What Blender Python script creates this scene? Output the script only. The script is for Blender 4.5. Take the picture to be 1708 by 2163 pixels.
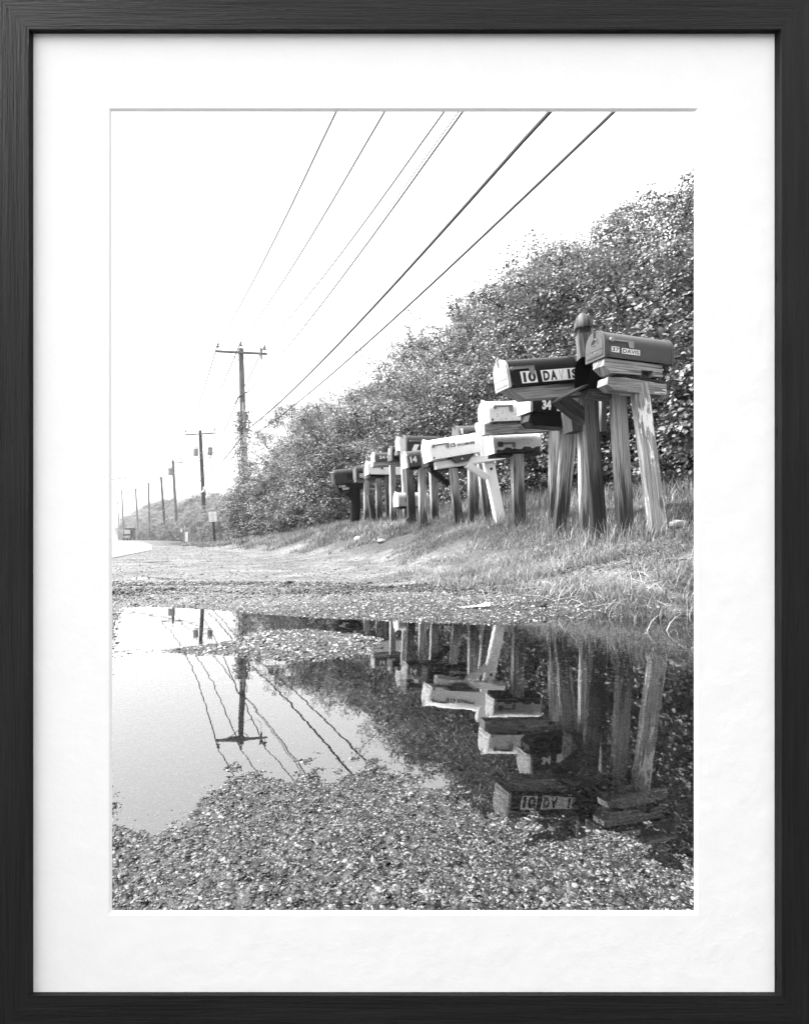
import bpy, bmesh, math, random
import numpy as np
from mathutils import Vector, Matrix

for o in list(bpy.data.objects): bpy.data.objects.remove(o)
SC = bpy.context.scene
COL = SC.collection
R = math.radians

# ------------------------------------------------------------------ camera
F, CX, HY, CZ = 1312.0, 854.0, 1139.0, 0.28      # focal length, centre column, horizon row (picture 1708 x 2163), eye height
cam = bpy.data.cameras.new('camera')
co = bpy.data.objects.new('camera', cam); COL.objects.link(co)
co.location = (0, 0, CZ); co.rotation_euler = (R(90), 0, 0)
cam.sensor_fit = 'HORIZONTAL'; cam.sensor_width = 36.0
cam.lens = F / 1708.0 * 36.0
cam.shift_y = (HY - 1081.5) / 1708.0
cam.clip_start = 0.02; cam.clip_end = 3000
SC.camera = co

# ------------------------------------------------------------------ world, sun, exposure
SUN_EL, SUN_AZ = 48.0, -88.0     # azimuth from +Y towards +X
w = bpy.data.worlds.new('World'); SC.world = w; w.use_nodes = True
nt = w.node_tree; nt.nodes.clear()
sky = nt.nodes.new('ShaderNodeTexSky'); sky.sky_type = 'NISHITA'; sky.sun_disc = False
sky.sun_elevation = R(SUN_EL); sky.sun_rotation = R(SUN_AZ)
sky.air_density = 1.0; sky.dust_density = 6.0; sky.ozone_density = 1.0
bw = nt.nodes.new('ShaderNodeRGBToBW')
mx = nt.nodes.new('ShaderNodeMath'); mx.operation = 'MULTIPLY_ADD'; mx.inputs[1].default_value = 0.55; mx.inputs[2].default_value = 4.5
bg = nt.nodes.new('ShaderNodeBackground'); bg.inputs[1].default_value = 0.10
wo = nt.nodes.new('ShaderNodeOutputWorld')
nt.links.new(sky.outputs[0], bw.inputs[0]); nt.links.new(bw.outputs[0], mx.inputs[0])
tcw = nt.nodes.new('ShaderNodeTexCoord'); spw = nt.nodes.new('ShaderNodeSeparateXYZ'); nt.links.new(tcw.outputs['Generated'], spw.inputs[0])
gr = nt.nodes.new('ShaderNodeMath'); gr.operation = 'MULTIPLY_ADD'; gr.use_clamp = False; gr.inputs[1].default_value = .80; gr.inputs[2].default_value = .64   # overcast: brighter overhead
nt.links.new(spw.outputs[2], gr.inputs[0])
mg = nt.nodes.new('ShaderNodeMath'); mg.operation = 'MULTIPLY'; nt.links.new(mx.outputs[0], mg.inputs[0]); nt.links.new(gr.outputs[0], mg.inputs[1])
dt = nt.nodes.new('ShaderNodeVectorMath'); dt.operation = 'DOT_PRODUCT'; nt.links.new(tcw.outputs['Generated'], dt.inputs[0]); dt.inputs[1].default_value = (-.45, .89, 0)
az = nt.nodes.new('ShaderNodeMath'); az.operation = 'MULTIPLY_ADD'; az.inputs[1].default_value = .30; az.inputs[2].default_value = 1.0; nt.links.new(dt.outputs['Value'], az.inputs[0])
m3 = nt.nodes.new('ShaderNodeMath'); m3.operation = 'MULTIPLY'; nt.links.new(mg.outputs[0], m3.inputs[0]); nt.links.new(az.outputs[0], m3.inputs[1])
nt.links.new(m3.outputs[0], bg.inputs[0]); nt.links.new(bg.outputs[0], wo.inputs[0])
sl = bpy.data.lights.new('sun', 'SUN'); sl.energy = 2.4; sl.angle = R(11); sl.color = (1, 1, 1)
so = bpy.data.objects.new('sun', sl); COL.objects.link(so)
sd = Vector((math.sin(R(SUN_AZ)) * math.cos(R(SUN_EL)), math.cos(R(SUN_AZ)) * math.cos(R(SUN_EL)), math.sin(R(SUN_EL))))
so.rotation_euler = sd.to_track_quat('Z', 'Y').to_euler()
SC.view_settings.view_transform = 'Standard'; SC.view_settings.look = 'None'
SC.view_settings.exposure = 2.04; SC.view_settings.gamma = 1.0; SC.view_settings.use_curve_mapping = False
SC.render.engine = 'CYCLES'
cy = SC.cycles
cy.use_denoising = True
cy.max_bounces = 5; cy.diffuse_bounces = 2; cy.glossy_bounces = 3; cy.transmission_bounces = 3
cy.transparent_max_bounces = 12; cy.volume_bounces = 0
cy.caustics_reflective = False; cy.caustics_refractive = False
cy.sample_clamp_indirect = 6.0

# ------------------------------------------------------------------ general helpers
rng = np.random.default_rng(7)
rnd = random.Random(11)

def P(x, y, d):
    """a direction measured in the picture, carried out to its own distance d"""
    return Vector(((x - CX) / F * d, d, CZ + (HY - y) / F * d))

def tag(o, label=None, cat=None, group=None, kind=None):
    if label: o['label'] = label
    if cat: o['category'] = cat
    if group: o['group'] = group
    if kind: o['kind'] = kind
    return o

WM = {}
def thing(name, loc, label, cat, group=None):
    e = bpy.data.objects.new(name, None); COL.objects.link(e)
    e.location = loc; WM[e.name] = Matrix.Translation(Vector(loc)); e.empty_display_size = .1
    return tag(e, label, cat, group)

def link(name, me, mat, parent=None, M=None, root=None):
    """link a mesh; M = world matrix of the mesh; root = the thing's empty"""
    o = bpy.data.objects.new(name, me); COL.objects.link(o)
    if mat is not None:
        for m in (mat if isinstance(mat, (list, tuple)) else [mat]): me.materials.append(m)
    M = M or Matrix.Identity(4)
    if parent is not None:
        o.parent = parent
        o.matrix_local = wm(parent).inverted() @ M
    else:
        o.matrix_world = M
    WM[o.name] = M.copy()
    return o

def wm(o): return WM[o.name]

class MB:
    def __init__(s): s.v = []; s.f = []; s.uv = []; s.mi = []
    def add(s, vs, fs, uvs=None, mi=0):
        b = len(s.v); s.v += [tuple(p) for p in vs]
        for k, f in enumerate(fs):
            s.f.append(tuple(b + i for i in f)); s.mi.append(mi)
            s.uv.append(uvs[k] if uvs else [(vs[i][0], vs[i][2]) for i in f])
    def prism(s, prof, axis0, axis1, mi=0, cap=True):
        """prof: list of (a,b) in the cross-section; axis0/axis1: two Matrix 4x4 placing the section"""
        n = len(prof)
        p0 = [axis0 @ Vector((a, b, 0)) for a, b in prof]; p1 = [axis1 @ Vector((a, b, 0)) for a, b in prof]
        L = (axis1.translation - axis0.translation).length
        per = [0.0]
        for i in range(n): per.append(per[-1] + math.dist(prof[i], prof[(i + 1) % n]))
        fs, uvs = [], []
        for i in range(n):
            j = (i + 1) % n
            fs.append((i, j, n + j, n + i)); uvs.append([(per[i], 0), (per[i + 1], 0), (per[i + 1], L), (per[i], L)])
        if cap:
            fs.append(tuple(range(n))[::-1]); uvs.append([prof[i] for i in range(n)][::-1])
            fs.append(tuple(range(n, 2 * n))); uvs.append([prof[i] for i in range(n)])
        s.add(p0 + p1, fs, uvs, mi)
    def beam(s, a, b, w, h, up=None, ch=.004, mi=0, ha=None):
        a = Vector(a); b = Vector(b); z = (b - a).normalized()
        up = Vector(up) if up else (Vector((0, 0, 1)) if abs(z.z) < .8 else Vector((0, 1, 0)))
        x = up.cross(z).normalized(); y = z.cross(x)
        M0 = Matrix.Translation(a) @ Matrix((x, y, z)).transposed().to_4x4()
        M1 = Matrix.Translation(b) @ Matrix((x, y, z)).transposed().to_4x4()
        w2, h2, c = w / 2, h / 2, ch
        prof = [(-w2 + c, -h2), (w2 - c, -h2), (w2, -h2 + c), (w2, h2 - c), (w2 - c, h2), (-w2 + c, h2), (-w2, h2 - c), (-w2, -h2 + c)]
        s.prism(prof, M0, M1, mi)
    def tube(s, pts, rad, n=8, mi=0):
        pts = [Vector(p) for p in pts]
        if not hasattr(rad, '__len__'): rad = [rad] * len(pts)
        rings = []; pr = None
        for i, p in enumerate(pts):
            t = (pts[min(i + 1, len(pts) - 1)] - pts[max(i - 1, 0)]).normalized()
            if pr is None: pr = t.orthogonal().normalized()
            x = (pr - t * pr.dot(t)).normalized(); y = t.cross(x); pr = x
            rings.append([p + (x * math.cos(k * math.tau / n) + y * math.sin(k * math.tau / n)) * rad[i] for k in range(n)])
        vs = [q for r in rings for q in r]; fs = []; uvs = []; L = 0
        for i in range(len(pts) - 1):
            dl = (pts[i + 1] - pts[i]).length
            for k in range(n):
                j = (k + 1) % n
                fs.append((i * n + k, i * n + j, (i + 1) * n + j, (i + 1) * n + k))
                c = math.tau * rad[i] / n
                uvs.append([(k * c, L), ((k + 1) * c, L), ((k + 1) * c, L + dl), (k * c, L + dl)])
            L += dl
        fs.append(tuple(range(n))[::-1]); uvs.append([(0, 0)] * n)
        fs.append(tuple(range((len(pts) - 1) * n, len(pts) * n))); uvs.append([(0, 0)] * n)
        s.add(vs, fs, uvs, mi)
    def box(s, lo, hi, mi=0):
        x0, y0, z0 = lo; x1, y1, z1 = hi
        vs = [(x0, y0, z0), (x1, y0, z0), (x1, y1, z0), (x0, y1, z0), (x0, y0, z1), (x1, y0, z1), (x1, y1, z1), (x0, y1, z1)]
        s.add([Vector(v) for v in vs], [(0, 3, 2, 1), (4, 5, 6, 7), (0, 1, 5, 4), (1, 2, 6, 5), (2, 3, 7, 6), (3, 0, 4, 7)], None, mi)
    def disc(s, c, r, axis, h, n=16, mi=0):
        c = Vector(c); a = Vector(axis).normalized()
        s.tube([c, c + a * h], r, n, mi)
    def build(s, name, mat, parent=None, M=None, smooth=False):
        me = bpy.data.meshes.new(name); me.from_pydata(s.v, [], s.f)
        ul = me.uv_layers.new(name='UVMap'); flat = []
        for f in s.uv:
            for u in f: flat += [u[0], u[1]]
        ul.data.foreach_set('uv', flat)
        o = link(name, me, mat, parent, M)
        me.polygons.foreach_set('material_index', s.mi)
        if smooth:
            me.polygons.foreach_set('use_smooth', [True] * len(me.polygons))
            me.update()
            try: me.set_sharp_from_angle(angle=R(40))
            except Exception: pass
        return o

def np_mesh(name, V, Fq, attr=None, k=4):
    """fast mesh from numpy arrays; faces all with k corners"""
    me = bpy.data.meshes.new(name)
    me.vertices.add(len(V)); me.vertices.foreach_set('co', np.ascontiguousarray(V, np.float32).ravel())
    me.loops.add(Fq.size); me.loops.foreach_set('vertex_index', Fq.astype(np.int32).ravel())
    nf = len(Fq)
    me.polygons.add(nf); me.polygons.foreach_set('loop_start', np.arange(nf, dtype=np.int32) * k)
    try: me.polygons.foreach_set('loop_total', np.full(nf, k, np.int32))
    except Exception: pass
    if attr is not None:
        for nm, arr in attr.items():
            a = me.attributes.new(nm, 'FLOAT', 'POINT'); a.data.foreach_set('value', arr.astype(np.float32))
    me.update(calc_edges=True); me.validate()
    return me

# ------------------------------------------------------------------ materials
class NT:
    def __init__(s, name):
        s.m = bpy.data.materials.new(name); s.m.use_nodes = True; s.t = s.m.node_tree; s.t.nodes.clear()
        s.out = s.n('OutputMaterial')
    def n(s, typ, **k):
        nd = s.t.nodes.new('ShaderNode' + typ)
        for a, v in k.items(): setattr(nd, a, v)
        return nd
    def l(s, a, b): s.t.links.new(a, b)
    def val(s, sock, v):
        if hasattr(v, 'is_output') or hasattr(v, 'links'): s.l(v, sock)
        else: sock.default_value = v
    def math(s, op, a, b=0.0, c=0.0, clamp=False):
        m = s.n('Math', operation=op, use_clamp=clamp)
        s.val(m.inputs[0], a); s.val(m.inputs[1], b); s.val(m.inputs[2], c); return m.outputs[0]
    def mapr(s, v, a, b, c=0.0, d=1.0, smooth=True):
        m = s.n('MapRange'); m.interpolation_type = 'SMOOTHSTEP' if smooth else 'LINEAR'
        s.val(m.inputs[0], v); m.inputs[1].default_value = a; m.inputs[2].default_value = b
        m.inputs[3].default_value = c; m.inputs[4].default_value = d; return m.outputs[0]
    def mix(s, f, a, b):
        m = s.n('Mix', data_type='FLOAT'); s.val(m.inputs[0], f); s.val(m.inputs[2], a); s.val(m.inputs[3], b); return m.outputs[0]
    def noise(s, vec, scale, detail=3, rough=.55, dist=0.0):
        m = s.n('TexNoise'); m.inputs['Scale'].default_value = scale; m.inputs['Detail'].default_value = detail
        m.inputs['Roughness'].default_value = rough; m.inputs['Distortion'].default_value = dist
        if vec is not None: s.l(vec, m.inputs['Vector'])
        return m.outputs[0]
    def scale(s, vec, x, y, z, off=None):
        m = s.n('Mapping'); s.l(vec, m.inputs[0]); m.inputs['Scale'].default_value = (x, y, z)
        if off is not None: s.l(off, m.inputs['Location'])
        return m.outputs[0]
    def bump(s, h, dist, strength=1.0):
        b = s.n('Bump'); b.inputs['Strength'].default_value = strength; b.inputs['Distance'].default_value = dist
        s.l(h, b.inputs['Height']); return b.outputs[0]
    def pbsdf(s, col, rough=.6, spec=.5, nrm=None, metal=0.0):
        p = s.n('BsdfPrincipled')
        if hasattr(col, 'links'): s.l(col, p.inputs['Base Color'])
        else: p.inputs['Base Color'].default_value = (col, col, col, 1)
        s.val(p.inputs['Roughness'], rough); s.val(p.inputs['Specular IOR Level'], spec); s.val(p.inputs['Metallic'], metal)
        if nrm is not None: s.l(nrm, p.inputs['Normal'])
        return p.outputs[0]
    def done(s, sh): s.l(sh, s.out.inputs['Surface']); return s.m

def rand_off(t, k=31.0):
    oi = t.n('ObjectInfo'); c = t.n('CombineXYZ')
    t.l(t.math('MULTIPLY', oi.outputs['Random'], k), c.inputs[0]); t.l(t.math('MULTIPLY', oi.outputs['Random'], k * 3.1), c.inputs[1])
    t.l(t.math('MULTIPLY', oi.outputs['Random'], k * 1.7), c.inputs[2])
    return c.outputs[0]

def wood(name, dark, light, rough=.75, rot=0.0, grain=1.0, paint=None, paint_amt=.5, bumpd=.0025):
    t = NT(name); tc = t.n('TexCoord'); uv = tc.outputs['UV']; off = rand_off(t)
    fine = t.noise(t.scale(uv, 330 * grain, 7, 1, off), 1, 4, .7)
    ring = t.noise(t.scale(uv, 24 * grain, .45, 1, off), 1, 1, .45, .1)
    rr = t.math('SINE', t.math('MULTIPLY', ring, 85.0)); rr = t.mapr(rr, -.6, .95)
    big = t.noise(t.scale(uv, 6, 1.3, 1, off), 1, 3, .6)
    k = t.n('TexVoronoi'); k.inputs['Scale'].default_value = 1.0; t.l(t.scale(uv, 9, 3.2, 1, off), k.inputs['Vector'])
    knot = t.mapr(k.outputs['Distance'], .07, .17, 1, 0)
    crack = t.mapr(t.noise(t.scale(uv, 150 * grain, 2.2, 1, off), 1, 2, .5), .33, .37, 1, 0)
    v = t.math('ADD', t.math('MULTIPLY', fine, .62), t.math('MULTIPLY', rr, .15)); v = t.math('ADD', v, t.math('MULTIPLY', big, .42))
    v = t.mapr(v, .40, .72)
    col = t.mix(v, dark, light)
    col = t.math('MULTIPLY', col, t.mix(t.math('MULTIPLY', knot, .8), 1.0, .25))
    col = t.math('MULTIPLY', col, t.mix(t.math('MULTIPLY', crack, .8), 1.0, .2))
    if rot > 0:
        s = t.n('SeparateXYZ'); t.l(uv, s.inputs[0])
        hgt = t.math('ADD', s.outputs[1], t.math('MULTIPLY', t.math('SUBTRACT', t.noise(t.scale(uv, 40, 4, 1, off), 1, 3), .5), .55))
        col = t.math('MULTIPLY', col, t.mapr(hgt, rot * .45, rot * 1.5, .13, 1.0))
    h = t.math('SUBTRACT', t.math('ADD', fine, t.math('MULTIPLY', rr, .35)), t.math('MULTIPLY', crack, .8))
    if paint is not None:
        pn = t.noise(t.scale(uv, 55, 9, 1, off), 1, 5, .7); pb = t.noise(t.scale(uv, 8, 2.2, 1, off), 1, 2)
        m = t.mapr(t.math('ADD', t.math('MULTIPLY', pn, .6), t.math('MULTIPLY', pb, .6)), paint_amt, paint_amt + .02, 0, 1)
        col = t.mix(m, col, paint); h = t.math('ADD', t.math('MULTIPLY', h, t.mix(m, 1.0, .25)), m)
    return t.done(t.pbsdf(col, rough, .3, t.bump(h, bumpd, .9)))

def painted(name, base, rough=.42, dirt=.35, rust=.05, spots=.0, spec=.28, streak=.3):
    t = NT(name); tc = t.n('TexCoord'); ob = tc.outputs['Object']; off = rand_off(t)
    a = t.noise(t.scale(ob, 9, 9, 9, off), 1, 5, .6); b = t.noise(t.scale(ob, 60, 60, 60, off), 1, 4, .7)
    st = t.noise(t.scale(ob, 55, 55, 4, off), 1, 3, .6)
    col = t.mix(t.math('MULTIPLY', t.mapr(a, .35, .75), dirt), base, base * .45)
    col = t.mix(t.math('MULTIPLY', t.mapr(st, .5, .75), streak), col, base * .6 + .002)
    col = t.mix(t.math('MULTIPLY', t.mapr(b, .6, .72), .4), col, base * 1.4 + .002)
    r = t.mapr(t.noise(t.scale(ob, 26, 26, 26, off), 1, 4, .75), .70 - rust, .72 - rust)
    col = t.mix(r, col, .035)
    if spots > 0:
        vv = t.n('TexVoronoi'); t.l(t.scale(ob, 45, 45, 45, off), vv.inputs['Vector']); vv.inputs['Scale'].default_value = 1
        sp = t.math('MULTIPLY', t.mapr(vv.outputs['Distance'], .13, .2, 1, 0), t.mapr(a, .5 - spots, .52 - spots + .08))
        col = t.mix(sp, col, .05)
    h = t.math('ADD', t.math('MULTIPLY', a, 1.0), t.math('MULTIPLY', r, -.1))
    h = t.math('ADD', h, t.math('MULTIPLY', b, .06))
    rg = t.math('ADD', t.math('MULTIPLY', b, .25), rough - .1)
    return t.done(t.pbsdf(col, rg, spec, t.bump(h, .004, .6)))

def plain(name, base, rough=.5, spec=.5, metal=0.0, var=.25, sc=30):
    t = NT(name); tc = t.n('TexCoord')
    a = t.noise(tc.outputs['Object'], sc, 4, .6)
    return t.done(t.pbsdf(t.math('MULTIPLY', t.mapr(a, .25, .8, 1 - var, 1 + var), base), rough, spec, t.bump(a, .001, .4), metal))

def leafmat(name, lo, hi, trans=.25, rough=.42, spec=.5):
    t = NT(name); at = t.n('Attribute'); at.attribute_name = 'v'
    col = t.mix(at.outputs['Fac'], lo, hi)
    p = t.pbsdf(col, rough, spec)
    tr = t.n('BsdfTranslucent'); t.l(t.math('MULTIPLY', col, 1.3), tr.inputs[0])
    m = t.n('MixShader'); m.inputs[0].default_value = trans; t.l(p, m.inputs[1]); t.l(tr.outputs[0], m.inputs[2])
    return t.done(m.outputs[0])

M = {}
M['w_light'] = wood('weathered_wood_light', .09, .56, rot=.22)
M['w_mid'] = wood('weathered_wood_mid', .04, .36, rot=.30)
M['w_dark'] = wood('weathered_wood_dark', .012, .15, rot=.40)
M['w_board'] = wood('weathered_board', .06, .36, grain=.8)
M['w_board_dark'] = wood('weathered_board_dark', .035, .15, grain=.8)
M['w_pole'] = wood('pole_wood', .05, .16, grain=.5, bumpd=.006)
M['w_pole_dark'] = wood('pole_wood_dark', .012, .045, grain=.5, bumpd=.006)
M['w_peel'] = wood('peeling_painted_wood', .11, .32, rot=.0, paint=.66, paint_amt=.665)
M['w_peel2'] = wood('thinly_painted_wood', .12, .34, paint=.6, paint_amt=.62)
M['w_white'] = wood('white_painted_wood', .08, .3, rough=.5, rot=.07, paint=.74, paint_amt=.33, bumpd=.0015)
M['m_grey'] = painted('grey_mailbox_paint', .062, .42, .3, .02)
M['m_greyd'] = painted('dark_grey_mailbox_paint', .028, .42, .35, .03, spec=.16)
M['m_black'] = painted('black_mailbox_paint', .007, .34, .3, .02, spec=.10)
M['m_white'] = painted('white_mailbox_paint', .74, .4, .12, .0, spots=.0, streak=.10)
M['m_white2'] = painted('chipped_white_mailbox_paint', .68, .5, .2, .03, spots=.16, streak=.25)
M['m_alu'] = painted('bare_metal_mailbox', .33, .38, .3, .0)
M['door_pale'] = painted('pale_weathered_door_paint', .42, .5, .6, .03)
M['door_grey'] = painted('grey_door_paint', .12, .45, .4, .02)
M['flag'] = painted('faded_flag_paint', .20, .5, .4, .02)
M['flag_l'] = painted('pale_flag_paint', .30, .5, .3, .0)
M['flag_dark'] = painted('dark_flag_paint', .05, .5, .4, .04)
M['stain'] = plain('sooty_stain', .02, .8)
M['inside'] = plain('dark_interior', .006, .7, .1)
M['white'] = plain('white_vinyl', .78, .5, .4, var=.06)
M['ink'] = plain('black_ink', .012, .5, .4)
M['ink_f'] = plain('faded_ink', .55, .5, .4)
M['iron'] = plain('dark_iron', .02, .5)
M['steel'] = plain('galvanised_steel', .22, .45, .5)
M['rubber'] = plain('black_cable', .012, .5)
M['wire'] = plain('bare_wire', .05, .5)
M['porcelain'] = plain('porcelain', .12, .3)
M['vinylpost'] = plain('black_sign_post', .008, .4)

# ------------------------------------------------------------------ terrain
UX, UY = -math.sin(R(24)), math.cos(R(24))        # along the road
VX, VY = math.cos(R(24)), math.sin(R(24))         # away from the road, to the right

def vnoise(x, y, seed=0):
    xi = np.floor(x).astype(np.int64); yi = np.floor(y).astype(np.int64); xf = x - xi; yf = y - yi
    def h(a, b):
        n = (a * 374761393 + b * 668265263 + seed * 982451653) & 0x7fffffff
        n = ((n ^ (n >> 13)) * 1274126177) & 0x7fffffff
        return ((n ^ (n >> 16)) & 0xffff) / 65535.0
    u = xf * xf * (3 - 2 * xf); v = yf * yf * (3 - 2 * yf)
    return (h(xi, yi) * (1 - u) + h(xi + 1, yi) * u) * (1 - v) + (h(xi, yi + 1) * (1 - u) + h(xi + 1, yi + 1) * u) * v - .5

def fbm(x, y, seed=0, o=4):
    s = 0; a = 1; f = 1
    for i in range(o): s = s + a * vnoise(x * f, y * f, seed + i); a *= .5; f *= 2.03
    return s

def poly_sdf(X, Y, pts):
    d = np.full(X.shape, 1e9); inside = np.zeros(X.shape, bool); n = len(pts)
    for i in range(n):
        ax, ay = pts[i]; bx, by = pts[(i + 1) % n]
        ex, ey = bx - ax, by - ay
        tt = np.clip(((X - ax) * ex + (Y - ay) * ey) / (ex * ex + ey * ey), 0, 1)
        d = np.minimum(d, np.hypot(X - ax - tt * ex, Y - ay - tt * ey))
        c = ((ay > Y) != (by > Y)) & (X < (bx - ax) * (Y - ay) / (by - ay + 1e-12) + ax)
        inside ^= c
    return np.where(inside, d, -d)

def gp(x, y):
    d = F * CZ / (y - HY); return ((x - CX) / F * d, d)
FAR = [(-100, 1277), (239, 1277), (419, 1284), (532, 1295), (713, 1307), (871, 1313), (1069, 1319), (1174, 1306), (1300, 1301), (1463, 1300), (1900, 1300)]
NEAR = [(-200, 2150), (231, 2010), (325, 1868), (363, 1775), (412, 1690), (495, 1637), (650, 1630), (818, 1637), (892, 1654), (1076, 1731), (1249, 1778), (1463, 1830), (1900, 1900)]
ISL = [gp(*q) for q in [(334, 1374), (430, 1364), (510, 1352), (577, 1334), (656, 1332), (740, 1341), (800, 1351), (756, 1381), (671, 1393), (585, 1390), (495, 1382), (400, 1379)]]
POOLS = [[gp(*q) for q in [(150, 1222), (237, 1216), (330, 1218), (440, 1222), (520, 1227), (560, 1229.5), (430, 1229), (300, 1228), (150, 1230)]],
         [gp(*q) for q in [(290, 1187), (330, 1184), (380, 1184.5), (425, 1187), (400, 1190), (330, 1192), (290, 1190)]],
         [gp(*q) for q in [(100, 1263), (237, 1261), (285, 1264), (300, 1267), (260, 1271), (237, 1272), (100, 1273)]]]
BT = [(-400, 0.0), (-60, .0), (-9, .0), (0, .014), (1.0, .016), (1.4, .028), (1.95, .062), (2.3, .17), (2.8, .40), (3.6, .54), (4.6, .72), (6, .95), (10, 2.0), (40, 6), (400, 30)]
AS = [(-50, 1), (9, 1), (14, .68), (20, .35), (26, .10), (60, .10), (120, .3), (400, 1.0)]

def edge_t(s):
    return np.interp(s, [-60, 0, 9, 16, 30, 50, 80, 120, 200, 400], [-.3, -.3, -.22, .55, 1.0, 1.2, .3, -1.5, -9, -60])

def ground(X, Y, fine=True):
    X = np.asarray(X, float); Y = np.asarray(Y, float)
    t = VX * X + VY * Y; s = UX * X + UY * Y
    tw = t + .12 * fbm(s * .9, t * .9, 5, 3) * np.clip((t - .8) * 2, 0, 1)
    bt = np.interp(tw, [b[0] for b in BT], [b[1] for b in BT])
    bt2 = np.interp(tw - .14, [b[0] for b in BT], [b[1] for b in BT]); bt3 = np.interp(tw + .14, [b[0] for b in BT], [b[1] for b in BT])
    bt = (bt + bt2 + bt3) / 3
    A = np.interp(s, [a[0] for a in AS], [a[1] for a in AS])
    lo = np.minimum(bt, .028); z = lo + (bt - lo) * A
    on = np.clip((t - edge_t(s)) * 3, 0, 1)
    rough = .014 * fbm(X * 3, Y * 3, 1, 4) * on + .05 * fbm(X * .8, Y * .8, 2, 3) * np.clip(t - 1.6, 0, 1)
    # ruts of the turn-in
    rut = np.exp(-((t - 1.75 - .05 * s) / .12) ** 2) + np.exp(-((t - 1.15 - .05 * s) / .12) ** 2)
    rough = rough - .012 * rut * np.clip((s - 2.6) / 1.0, 0, 1) * np.clip((12 - s) / 4, 0, 1)
    z = z + rough * np.clip((Y - 2.5) / .6, 0, 1)
    a = X / np.maximum(Y, .2)
    yf = np.interp(a, [(q[0] - CX) / F for q in FAR], [F * CZ / (q[1] - HY) for q in FAR])
    yn = np.interp(a, [(q[0] - CX) / F for q in NEAR], [F * CZ / (q[1] - HY) for q in NEAR])
    edge = .035 * fbm(X * 5, Y * 5, 9, 3)
    mf = Y - yf + edge * .8; mn = yn - Y + edge * .5
    mi = poly_sdf(X, Y, ISL) + edge * .3 + .012
    far = np.maximum(z, .006) * np.clip(mf * 3.0, 0, 1) + np.clip(mf * .12, -.014, .004)
    m2 = np.maximum(mn * .034, np.minimum(mi * .13, .006))
    loc = np.clip(m2, -.014, .0075)
    z = np.where(mf > 0, far, np.maximum(loc, far))
    # keep dry ground above the water table except in the small pools
    dry = np.clip(mf * 5 - .3, 0, 1)
    z = np.where(mf > .06, np.maximum(z, .006 + .006 * dry), z)
    for pl in POOLS:
        sd = poly_sdf(X, Y, pl) + .05 * fbm(X * 4, Y * 4, 21, 3)
        k = np.clip(sd * 6 + .5, 0, 1)
        z = z * (1 - k) + (-.008) * k
    if fine:
        z = z + (.0028 * fbm(X * 26, Y * 26, 3, 3) + .0022 * fbm(X * 75, Y * 75, 6, 2)) * np.clip((6 - Y) / 3, 0, 1)
    # the road shoulder stays dry
    sh = np.clip((edge_t(s) + .35 - t) * 4, 0, 1)
    z = z * (1 - sh) + .018 * sh
    # the dip in which the frame stands
    dip = np.clip((.45 - Y) / .05, 0, 1)
    z = z * (1 - dip) + (-.014) * dip
    return z

def gz(x, y): return float(ground(np.array([x]), np.array([y]), False)[0])
def road_z(s, t): return .02

def axis(segs):
    out = []
    for a, b, st in segs: out += list(np.arange(a, b, st))
    out.append(segs[-1][1]); return np.array(out)
g1 = np.geomspace(1, 500, 60) - 1
xs = np.concatenate([-(2.2 + 4 + g1[::-1] * 1.2)[:-1] , axis([(-6.2, -2.2, .08), (-2.2, -.9, .025), (-.9, 1.1, .011), (1.1, 3.2, .028), (3.2, 7, .09)]), 7 + g1[1:] * .9])
ys = np.concatenate([[-60, -30, -12, -6, -3, -1.2, -.5, 0, .2, .3], axis([(.36, 1.0, .0085), (1.0, 2.0, .012), (2.0, 3.4, .018), (3.4, 7, .035), (7, 14, .09), (14, 30, .3)]), 30 + (np.geomspace(1, 900, 70) - 1)[1:]])
XX, YY = np.meshgrid(xs, ys)
ZZ = ground(XX, YY)
tt = VX * XX + VY * YY; ss = UX * XX + UY * YY
grassy = np.clip((ZZ / np.maximum(np.interp(ss, [a[0] for a in AS], [a[1] for a in AS]), .1) - .14) / .12 + fbm(XX * 2, YY * 2, 31, 3) * 1.2, 0, 1)
asph = np.clip((3.2 - YY) / .8 + fbm(XX * 1.5, YY * 1.5, 14, 3) * .8, 0, 1) * np.clip((2.1 - tt) / .4, 0, 1)
wet = np.clip((.016 - ZZ) / .012, 0, 1)
ny, nx = XX.shape
idx = np.arange(nx * ny).reshape(ny, nx)
FQ = np.stack([idx[:-1, :-1], idx[:-1, 1:], idx[1:, 1:], idx[1:, :-1]], -1).reshape(-1, 4)
me = np_mesh('ground', np.stack([XX, YY, ZZ], -1).reshape(-1, 3), FQ, {'grassy': grassy.ravel(), 'asph': asph.ravel(), 'wet': wet.ravel()})
me.polygons.foreach_set('use_smooth', [True] * len(me.polygons))

t = NT('gravelly_ground'); tc = t.n('TexCoord'); ob = tc.outputs['Object']
def attr(nm):
    a = t.n('Attribute'); a.attribute_name = nm; return a.outputs['Fac']
v1 = t.n('TexVoronoi'); v1.inputs['Scale'].default_value = 95; t.l(ob, v1.inputs['Vector']); v1.inputs['Randomness'].default_value = 1
v2 = t.n('TexVoronoi'); v2.inputs['Scale'].default_value = 42; t.l(ob, v2.inputs['Vector'])
s1 = t.n('SeparateColor'); t.l(v1.outputs['Color'], s1.inputs[0]); s2 = t.n('SeparateColor'); t.l(v2.outputs['Color'], s2.inputs[0])
big = t.noise(ob, 2.2, 4, .6); med = t.noise(ob, 14, 4, .65); fin = t.noise(ob, 120, 4, .7)
stone = t.math('POWER', s1.outputs[0], 2.2)
c_as = t.mix(stone, .006, .06)
c_as = t.math('MULTIPLY', c_as, t.mapr(med, .3, .7, .65, 1.3))
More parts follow.
